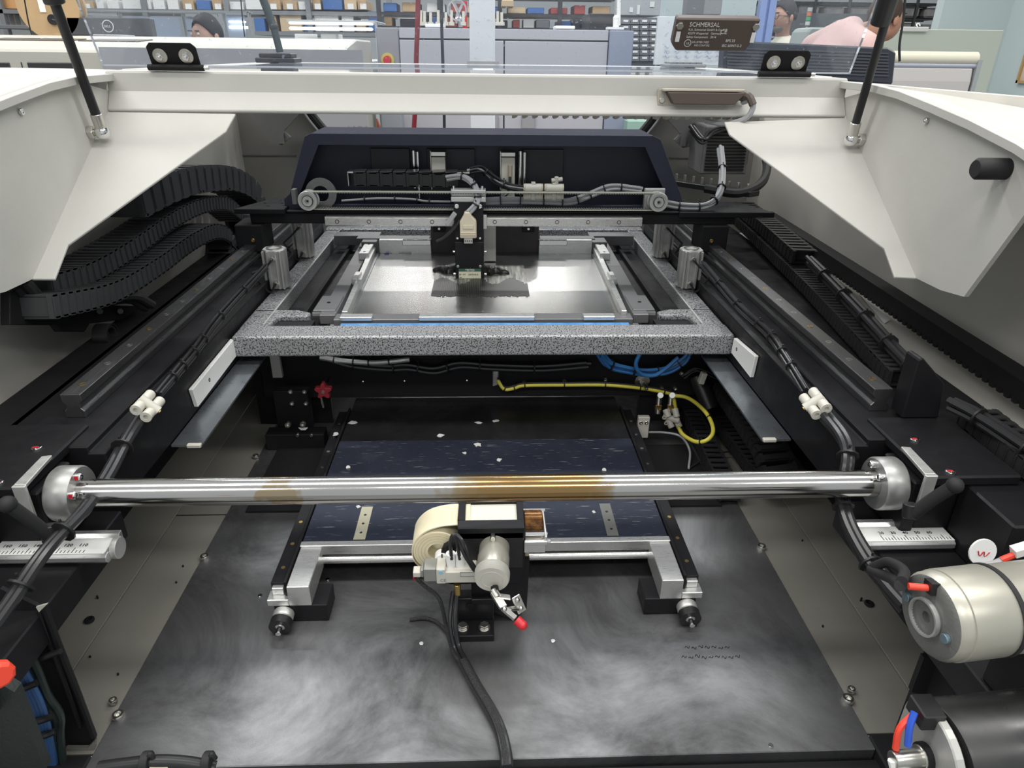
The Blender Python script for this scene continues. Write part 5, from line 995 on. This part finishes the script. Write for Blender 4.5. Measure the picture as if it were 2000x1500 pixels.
# rack behind: dark shelves with small bins
def rack(name,label,x0,x1,ys,D,m,n_up,items,seed,pal,grp,plab):
    t=thing(name,label,'rack',((at(x0,20,y=D).x+at(x1,20,y=D).x)/2,D,-.85)); a=at(x0,20,y=D).x; b_=at(x1,20,y=D).x; rn=random.Random(seed); cnt=0
    for q in ys: z=at((x0+x1)/2,q,y=D).z; obj('rack_shelf',B().box(a,b_,D,D+.4,z-.02,z),m,t)
    for i in range(n_up): x=a+(b_-a)*i/(n_up-1); obj('upright',B().box(x-.015,x+.015,D-.02,D+.01,-.85,2.0),m,t)
    for r,q in enumerate(ys):
        z=at((x0+x1)/2,q,y=D).z; x=a+.03
        while x<b_-.08 and items[r]>0:
            w_=rn.uniform(.05,.13); h=rn.uniform(.04,.072); nm,mm=rn.choice(pal)
            if x+w_>b_: break
            tag(obj('shelf_item',B().box(x,x+w_,D+.02,D+.25,z+.0005,z+h),mm,bev=.004),'%s, %s item from the left on the %s shelf of %s'%(nm,ordn[cnt] if cnt<20 else 'late',('top','second','third','bottom')[min(r,3)],plab),'box',grp); x+=w_+rn.uniform(.01,.06); cnt+=1
        cnt=0
pal=[('brown carton',card),('white tub',wb),('dark bin',brk),('blue bin',blp),('red tool box',m_('dull_red',(.35,.06,.05))),('grey tin',shm),('pale carton',card2)]
rack('parts_rack','black parts rack with many small boxes behind the grey machine',740,1210,(-12,26,54),5.6,brk,5,[1,1,1],3,pal,'boxes on the black parts rack','the black rack')
bx('amber_carton','tan carton on the rack right of the column','box',980,0,1003,13,5.4,.2,card2)
bx('dark_cabinet','black cabinet behind the right end of the grey machine','cabinet',1153,26,1212,640,4.8,.4,dk)
a=at(1275,60,y=4.6); struct('wall_partition' if 0 else 'wall_middle',B().box(at(1212,60,y=6.5).x,at(1470,60,y=6.5).x,6.5,6.55,-.85,3),bluew)
t=thing('parts_drawer_cabinet','grey small parts cabinet with label drawers','drawer cabinet',at(1250,110,y=4.0)); D=4.0
a=at(1212,34,y=D); c=at(1287,128,y=D); obj('cabinet_body',B().box(a.x,c.x,D,D+.2,-.85,a.z),m_('drawer_grey',(.10,.105,.115)),t)
for r in range(7):
    for k in range(4):
        q=bx('drawer',None,None,1214+k*18.3,37+r*12,1230.5+k*18.3,47.5+r*12,D-.02,.02,m_('drawer_front',(.16,.165,.18)),parent=t,bev=.002); bx('drawer_label',None,None,1218+k*18.3,39+r*12,1227+k*18.3,43+r*12,D-.024,.004,whitep,parent=q,bev=0)
t=bx('control_box','pale grey control box with stuck papers above the parts cabinet','box',1215,-20,1288,31,4.1,.2,m_('control_grey',(.40,.42,.43)))
for L in ((1230,14,1236,24),(1270,3,1278,14),(1245,10,1249,28)): bx('stuck_paper',None,None,*L,4.095,.005,wb,parent=t,bev=0)
tag(bx('dark_conduit','x','x',1345,-20,1375,29,4.5,.1,m_('conduit_grey',(.20,.21,.22)),bev=.004),'dark vertical conduit box on the blue wall','conduit'); tag(bx('light_conduit','x','x',1378,-20,1408,29,4.5,.1,m_('conduit_light',(.33,.34,.35)),bev=.004),'light grey duct right of the dark conduit','duct')
# whiteboard / handwritten sheet
t=bx('handwritten_sheet','large white sheet with faint blue handwriting under the sensor','paper',1286,32,1425,128,3.0,.02,m_('sheet_white',(.66,.69,.72),.35),bev=.001)
for px in (1292,1418): p=at(px,128,y=3.0); obj('sheet_stand',B().box(p.x-.015,p.x+.015,3.02,3.05,-.85,p.z+.1),fr,t)
rr=random.Random(9)
for r in range(3):
    for k in range(6):
        p=at(1297+k*20,92+r*10+rr.uniform(-1,1),y=2.995); w_=rr.uniform(.015,.03); obj('pen_stroke',B().tube([p,p+V((w_*.3,0,.006)),p+V((w_*.6,0,-.003)),p+V((w_,0,.003))],.0012,5),m_('faint_blue_ink',(.38,.44,.60)),t)
t=thing('desk_keyboard','grey desktop keyboard on the rear hood below the sheet','keyboard',at(1335,124,y=1.9)); p=at(1298,126,y=1.9); q=at(1369,126,y=1.9)
obj('keyboard_base',B().box(p.x,q.x,1.85,1.95,.629,.637),m_('kb_grey',(.20,.21,.22)),t,bev=.002)
for r in range(3):
    for k in range(5): w_=(q.x-p.x-.012)/5; obj('key',B().box(p.x+.006+k*w_,p.x+.004+(k+1)*w_,1.86+r*.026,1.882+r*.026,.637,.642),m_('key_grey',(.26,.27,.28)),t,bev=.001)
# louvred black monitor back
D=2.1; t=thing('louvred_monitor','wide black louvred monitor back behind the right hinge','monitor',at(1580,150,y=D))
tl,tr,br_,bl_=at(1440,83,y=D),at(1750,96,y=D+.0),at(1742,152,y=D),at(1415,128,y=D)
lv=m_('louvre_black',(.028,.032,.045),.45)
bl_=at(1412,140,y=D); br_=at(1744,165,y=D)
obj('monitor_shell',B().plate([at(1415,88,y=D),at(1440,80,y=D),at(1735,93,y=D),at(1751,102,y=D),br_,bl_],(0,.05,0)),lv,t,bev=.004)
for r in range(8):
    y0=92+r*6.2; obj('louvre_slat',B().plate([at(1420,y0,y=D-.004),at(1736,y0+11,y=D-.004),at(1736,y0+14.2,y=D-.004),at(1420,y0+3.2,y=D-.004)],(0,.006,0)),m_('slat_black',(.06,.065,.08),.35),t)
t=thing('side_desk','pale desk carrying the louvred monitor','desk',(1.5,2.1,-.85)); zd=min(bl_.z,br_.z)
obj('desk_top',B().box(.80,1.16,2.06,2.5,zd-.035,zd-.004),lg,t,bev=.002)
for x in (.84,1.12):
    for y in (2.1,2.46): obj('desk_leg',B().box(x-.02,x+.02,y-.02,y+.02,-.85,zd-.035),fr,t)
# aluminium profile post, the blue light on it put into its colour
a=at(1497,40,y=3.4); t=thing('profile_post','aluminium extrusion post with painted blue light beside the seated man','post',(a.x,3.4,-.85)); w_=at(1512,40,y=3.4).x-at(1481,40,y=3.4).x
bm_=m_('blue_lit_alu',(.28,.38,.68),.3,metal=.4); obj('post_shaft',B().box(a.x-w_/2,a.x-w_*.08,3.4,3.44,-.85,2.2).box(a.x+w_*.08,a.x+w_/2,3.4,3.44,-.85,2.2).box(a.x-w_*.1,a.x+w_*.1,3.415,3.44,-.85,2.2),bm_,t,bev=.002)
# wire shelving on the right
D=7.4; t=thing('wire_shelving','black wire shelving with grey bags along the right back','shelving',(3,D,-.85)); a=at(1455,40,y=D).x; b_=at(1850,40,y=D).x
for q in (4,33,66,98): z=at(1650,q,y=D).z; obj('wire_shelf',B().box(a,b_,D,D+.02,z-.018,z).box(a,b_,D+.4,D+.42,z-.018,z).box(a,b_,D,D+.42,z-.008,z-.004),brk,t)
for i in range(7): x=a+(b_-a)*i/6; obj('upright',B().cyl((x,D,-.85),(x,D,2.2),.016,8),brk,t)
gbag=m_('grey_bag',(.40,.39,.38),.7,var=.3,vs=9,bump=.5,bs=20)
k=0
for r,q in enumerate((33,66,98)):
    z=at(1650,q,y=D).z
    for i in range(8):
        x=a+.04+(b_-a)*i/8; w_=(b_-a)/8-.05; rr=random.Random(r*9+i)
        tag(obj('plastic_bag',B().box(x,x+w_,D+.05,D+.36,z+.001,z+.085+rr.uniform(0,.02)),gbag,bev=.02),'grey plastic bag, %s from the left on the %s wire shelf'%(ordn[i],('upper','middle','lower')[r]),'bag','grey bags on the wire shelving')
# signal tower light (red/white/green)
c=at(1580,30,y=6.5); t=thing('signal_tower','small signal tower with orange and green segments before the shelving','signal light',c)
for k,(cc,n) in enumerate((((.5,.5,.5),'white_segment'),((.65,.20,.10),'orange_segment'),((.08,.40,.20),'green_segment'),((.6,.6,.58),'label_segment'))): z=at(1580,15+k*9,y=6.5).z; obj(n,B().cyl((c.x,c.y,z),(c.x,c.y,z-.03),.02,14),m_(n,cc),t)
obj('tower_pole',B().cyl((c.x,c.y,at(1580,52,y=6.5).z),(c.x,c.y,-.85),.01,8),fr,t)
t=bx('dark_printer','dark machine with tray stacked on it before the shelving','printer',1545,25,1605,470,6.8,.3,m_('printer_dark',(.10,.11,.12)))
# cabinets/chair
gc=m_('grey_green_panel',(.34,.38,.37)); D=4.7
t=tag(obj('screen_panel',B().plate([at(p,q,y=D) for p,q in ((1566,100),(1578,62),(1586,53),(1728,56),(1728,420),(1566,420))],(0,.25,0)),gc,bev=.01),'grey-green machine hood between the two men','machine hood')
D=5.0; t=thing('white_cabinet','off-white cabinet with hook behind the man in pink','cabinet',at(1770,120,y=D)); bx('cabinet_body',None,None,1733,56,1800,620,D,.25,m_('cabinet_offwhite',(.58,.62,.54)),parent=t); bx('cabinet_top',None,None,1765,52,1813,62,D-.03,.27,wb,parent=t); obj('top_hook',B().tube([at(1792,52,y=D),at(1790,48,y=D),at(1795,46,y=D),at(1797,51,y=D)],.004,6),whitep,t)
tag(obj('hanging_cord',B().tube([at(1768,-5,y=3.2),at(1764,40,y=3.2),at(1757,85,y=3.2),at(1757,120,y=3.2)],.005,6),blackp),'black cord hanging in front of the off-white cabinet','cord')
D=3.4; t=thing('padded_bar','long white padded roller bar at the right behind the cover','roller',at(1820,130,y=D))
a=at(1735,115,y=D); c=at(1905,120,y=D); obj('top_roll',B().cyl((a.x-.1,D,a.z+.005),(c.x,D,a.z+.005),.028,16),m_('roll_cream',(.66,.63,.52)),t); obj('blue_seam',B().cyl((a.x-.1,D-.01,a.z-.025),(c.x+.005,D-.01,a.z-.025),.012,10),m_('seam_blue_grey',(.36,.38,.46)),t); obj('fabric_cover',B().prism([(D-.02,a.z-.03),(D+.03,a.z-.03),(D+.05,a.z-.09),(D+.03,a.z-.16),(D-.03,a.z-.16),(D-.03,a.z-.09)],'x',a.x-.1,c.x-.01),m_('fabric_grey',(.46,.44,.43),.8),t,bev=.01); obj('end_frame',B().box(c.x-.005,c.x+.015,D-.03,D+.03,-.85,a.z),fr,t)
c=at(1924,94,y=4.2); tag(obj('light_switch',B().box(4.28,4.30,4.55,4.65,at(1922,102,x=4.28).z,at(1922,85,x=4.28).z),ivory,bev=.004),'cream wall switch beside the aluminium trim','switch')
t=thing('picture_frame','wooden framed picture on the right wall','picture',(4.28,3.9,.5)); za=at(1985,162,x=4.28); zb_=at(1998,62,x=4.28)
obj('frame_wood',B().box(4.27,4.30,3.2,za.y,za.z,za.z+.02).box(4.27,4.30,za.y-.02,za.y,za.z,za.z+.36).box(4.27,4.30,3.2,za.y,za.z+.34,za.z+.36),m_('frame_wood',(.42,.27,.12)),t); obj('picture_sheet',B().box(4.285,4.30,3.2,za.y-.01,za.z+.01,za.z+.35),m_('picture_tan',(.55,.38,.28),.6,var=.5,vs=3,col2=(.62,.60,.52)),t)
# things seen through the rear window
bx('orange_tool_bag','dark bag with orange lid seen through the rear window at left','bag',655,228,730,640,3.3,.2,m_('bag_dark',(.05,.055,.065)))
tag(obj('bag_rim',B().plate([at(p,q,y=3.27) for p,q in ((655,232),(700,226),(735,232),(742,250),(735,262),(725,240),(690,234),(655,238))],(0,.03,0)),m_('orange_plastic',(.55,.13,.06))),'orange rim of the dark tool bag beyond the rear window','bag lid')
bx('grey_side_panel','grey-blue side panel with round holes beyond the rear window','panel',742,200,788,300,3.1,.1,m_('side_panel_grey',(.28,.30,.34)))
bx('pale_green_panel','pale green panel strip beyond the right of the rear window','panel',1226,236,1250,900,3.2,.1,m_('pale_green',(.30,.46,.40)))
obj_l=text('LYX',at(680,262,y=1.985),.03,greyc,None,rot=(PI/2,0,0)); tag(obj_l,'grey cut lettering at the foot of the rear window','lettering')
# toothed comb of white clips under the beam
t=thing('clip_comb','row of beige clips hanging under the right half of the white beam','clip strip',(.3,1.19,.56))
for i in range(24): x=.045+i*.0165; obj('comb_clip',B().prism([(x,.571),(x+.009,.571),(x+.008,.566),(x+.003,.5635),(x,.5635)],'y',1.175,1.195),mat('beige_bracket',(.45,.41,.34),.5),t)
# ================================================================== PEOPLE
def skin(name,verts,edges,radii,m,parent,sub=1):
    """one continuous surface: tapered limbs fused by a voxel remesh"""
    b=B(); ra=[(r if not isinstance(r,tuple) else r[1]) for r in radii]
    for i,j in edges:
        p,q=V(verts[i]),V(verts[j]); d=q-p; L=d.length; r1,r2=ra[i],ra[j]; pr=[(0,-r1)]
        pr+=[(r1*math.cos(k),r1*math.sin(k)) for k in (-1.1,-.7,-.35,0)]+[(r2*math.cos(k),L+r2*math.sin(k)) for k in (0,.35,.7,1.1)]+[(0,L+r2)]
        b.lathe(pr,p,d,14)
    me=bpy.data.meshes.new(name); me.from_pydata(b.v,[],b.f); o=bpy.data.objects.new(name,me); SC.collection.objects.link(o)
    q=o.modifiers.new('r','REMESH'); q.mode='VOXEL'; q.voxel_size=.014; q.use_smooth_shade=True; u=o.modifiers.new('u','SMOOTH'); u.iterations=6; u.factor=.6
    dg=bpy.context.evaluated_depsgraph_get(); m2=bpy.data.meshes.new_from_object(o.evaluated_get(dg)); bpy.data.objects.remove(o)
    m2.materials.clear(); m2.materials.append(m)
    for p in m2.polygons: p.use_smooth=True
    o=bpy.data.objects.new(name,m2); SC.collection.objects.link(o); o.parent=parent; return o
def person(label,head,yaw,shirt,hair,skinc,lean=.12,hunch=0,rise=0,glasses=False,nod=.25,beard=False,cap=False):
    """seated figure built in its own frame: head centre at local (0,0,0) facing -Y; stool under it"""
    t=thing('person',label,'person',head); t.rotation_euler=(0,0,yaw)
    sk=m_('skin_'+str(len(MATS)),skinc,.55); sh=-.22; L=lean; hu=lambda P:[(x,y+(hunch if z<-.1 and z>-.7 else hunch*1.6 if z<=-.7 else 0),z+(rise if -.7<z<-.15 else rise*.4 if -.15<=z<-.1 else 0)) for x,y,z in P]
    body=[(0,.02+L*1.6,-.78),(0,.02+L*1.2,-.58),(0,.03+L*.6,-.38),(0,.02+L*.2,sh),(0,.015,-.13),(0,0,-.05),(0,0,.045),
      (-.17,.02+L*.3,sh-.03),(-.23,-.05+L*.3,-.47),(-.16,-.27,-.55),(-.12,-.37,-.54),
      (.17,.02+L*.3,sh-.03),(.23,-.05+L*.3,-.47),(.16,-.27,-.55),(.12,-.37,-.54),
      (-.10,.0+L*1.6,-.82),(-.13,-.30,-.82),(-.13,-.32,-1.25),(-.13,-.44,-1.28),(.10,.0+L*1.6,-.82),(.13,-.30,-.82),(.13,-.32,-1.25),(.13,-.44,-1.28)]
    ed=[(0,1),(1,2),(2,3),(3,4),(4,5),(5,6),(3,7),(7,8),(8,9),(9,10),(3,11),(11,12),(12,13),(13,14),(0,15),(15,16),(16,17),(17,18),(0,19),(19,20),(20,21),(21,22)]
    ra=[.13,.12,.135,.10,.048,(.055,.062),(.060,.072),.065,.045,.035,.028,.065,.045,.035,.028,.085,.065,.05,.04,.085,.065,.05,.04]
    skin('body',hu(body),ed,ra,sk,t,2)
    # shirt over torso and sleeves
    sv=[(0,.02+L*1.6,-.76),(0,.02+L*1.2,-.58),(0,.03+L*.6,-.38),(0,.025+L*.2,sh-.01),(0,.02,-.165),(-.175,.02+L*.3,sh-.035),(-.235,-.05+L*.3,-.47),(-.18,-.2,-.53),(.175,.02+L*.3,sh-.035),(.235,-.05+L*.3,-.47),(.18,-.2,-.53)]
    skin('shirt',hu(sv),[(0,1),(1,2),(2,3),(3,4),(3,5),(5,6),(6,7),(3,8),(8,9),(9,10)],[.15,.14,.155,.115,.066,.078,.056,.045,.078,.056,.045],shirt,t,2)
    def ob(n,b,m,rot=None): o=obj(n,b,m,rec=False); o.parent=t; o.location=(0,0,0); return o
    # hair cap: back and top of skull
    hb=B(); N=16
    for j in range(9):
        th=PI*.62*j/8
        for i in range(N):
            q=2*PI*i/N; f=math.cos(q); r=1.06+.03*math.sin(3*q+j)
            tt=th*(1.0 if f<.1 else 1-.52*(f-.1)) # hairline higher at the front (-Y is front => f measured on -Y)
            hb.v.append((.074*r*math.sin(tt)*math.sin(q), -.088*r*math.sin(tt)*math.cos(q)+.006, .018+.098*r*math.cos(tt)))
    for j in range(8):
        for i in range(N): hb.f.append((j*N+i,j*N+(i+1)%N,(j+1)*N+(i+1)%N,(j+1)*N+i)); hb.sm.append(True)
    h=ob('hair',hb,hair); q=h.modifiers.new('s','SOLIDIFY'); q.thickness=.007; q.offset=0
    fb=B()
    fb.sph((0,-.022,-.015),.076,16,10,(.93,1.04,1.28)); ob('face',fb,sk)
    ob('nose',B().plate([(-.010,-.096,.0),(.010,-.096,.0),(.013,-.094,-.030),(-.013,-.094,-.030)],(0,-.004,0)).sph((0,-.108,-.028),.012,10,6),sk)
    for s in (-1,1):
        e=ob('ear',B().sph((s*.078,.0,-.012),.022,10,6,(.35,.8,1.2)),sk)
        ob('eye',B().sph((s*.028,-.092,.008),.009,8,6),m_('eye_white',(.6,.58,.55))); ob('eyebrow',B().box(s*.016,s*.044,-.104,-.094,.022,.027),hair)
    ob('mouth',B().box(-.020,.020,-.1005,-.092,-.058,-.053),m_('lip',(.35,.12,.10)))
    if beard: ob('beard',B().sph((0,-.038,-.070),.052,14,8,(1.0,1.05,.75)),m_('grey_beard',(.20,.19,.18),.8))
    if glasses:
        g=B()
        for s in (-1,1): g.ring((s*.030,-.104,.002),(0,-1,0),.021,.0185,.003,18); g.cyl((s*.05,-.104,.004),(s*.079,-.005,.004),.002,6)
        g.cyl((-.010,-.106,.004),(.010,-.106,.004),.002,6); ob('glasses',g,blackp)
    hands=B()
    for s in (-1,1):
        hands.sph((s*.115,-.40,-.54),.036,10,6,(.8,1.2,.5))
        for k in range(4): hands.tube([(s*.115+(k-1.5)*.017,-.43,-.54),(s*.115+(k-1.5)*.018,-.465+.004*abs(k-1.5),-.545),(s*.115+(k-1.5)*.018,-.485,-.558)],.0085,6)
        hands.tube([(s*.115-s*.028,-.395,-.54),(s*.115-s*.05,-.42,-.545),(s*.115-s*.055,-.44,-.55)],.009,6)
    ob('hands',hands,sk)
    ob('trousers',B().tube([(-.10,L*1.6,-.83),(-.13,-.1,-.83),(-.13,-.30,-.84),(-.13,-.33,-1.22)],.088,10).tube([(.10,L*1.6,-.83),(.13,-.1,-.83),(.13,-.30,-.84),(.13,-.33,-1.22)],.088,10),m_('trousers',(.04,.045,.06),.8))
    return t
def stool(p,lab):
    zs=p.z-.93; t=thing('work_stool',lab,'stool',(p.x,p.y,-.85)); obj('seat',B().cyl((p.x,p.y+.1,zs-.04),(p.x,p.y+.1,zs),.18,20),blackp,t); obj('column',B().cyl((p.x,p.y+.1,-.80),(p.x,p.y+.1,zs-.04),.025,10),chrome,t)
    for k in range(5): a=2*PI*k/5; obj('foot',B().cyl((p.x,p.y+.1,-.80),(p.x+.25*math.cos(a),p.y+.1+.25*math.sin(a),-.83),.018,8),blackp,t)
h=at(1531,33,y=5.75); person('man with short dark grey hair, beard and glasses in a cream shirt, head bowed',h,-1.15,m_('cream_shirt',(.62,.60,.50),.8),m_('dark_grey_hair',(.045,.045,.05),.85,bump=1.0,bs=60),(.42,.24,.18),.10,glasses=True,beard=True); stool(h,'black stool under the man in the cream shirt')
h=at(1728,36,y=4.1); person('man in a pink shirt seen from behind, bending forward',h,1.9,m_('pink_shirt',(.72,.50,.47),.8),m_('brown_hair',(.05,.03,.02),.7),(.42,.22,.15),.20,hunch=.20,rise=.11); stool(h,'black stool under the man in the pink shirt')
h=at(405,70,y=4.75); person('person with black hair whose head shows above the left machine',h,-.5,m_('grey_shirt',(.2,.2,.22),.8),m_('black_hair',(.010,.010,.012),.7,bump=1.0,bs=60),(.42,.26,.2),.1); stool(h,'black stool under the person behind the left machine')
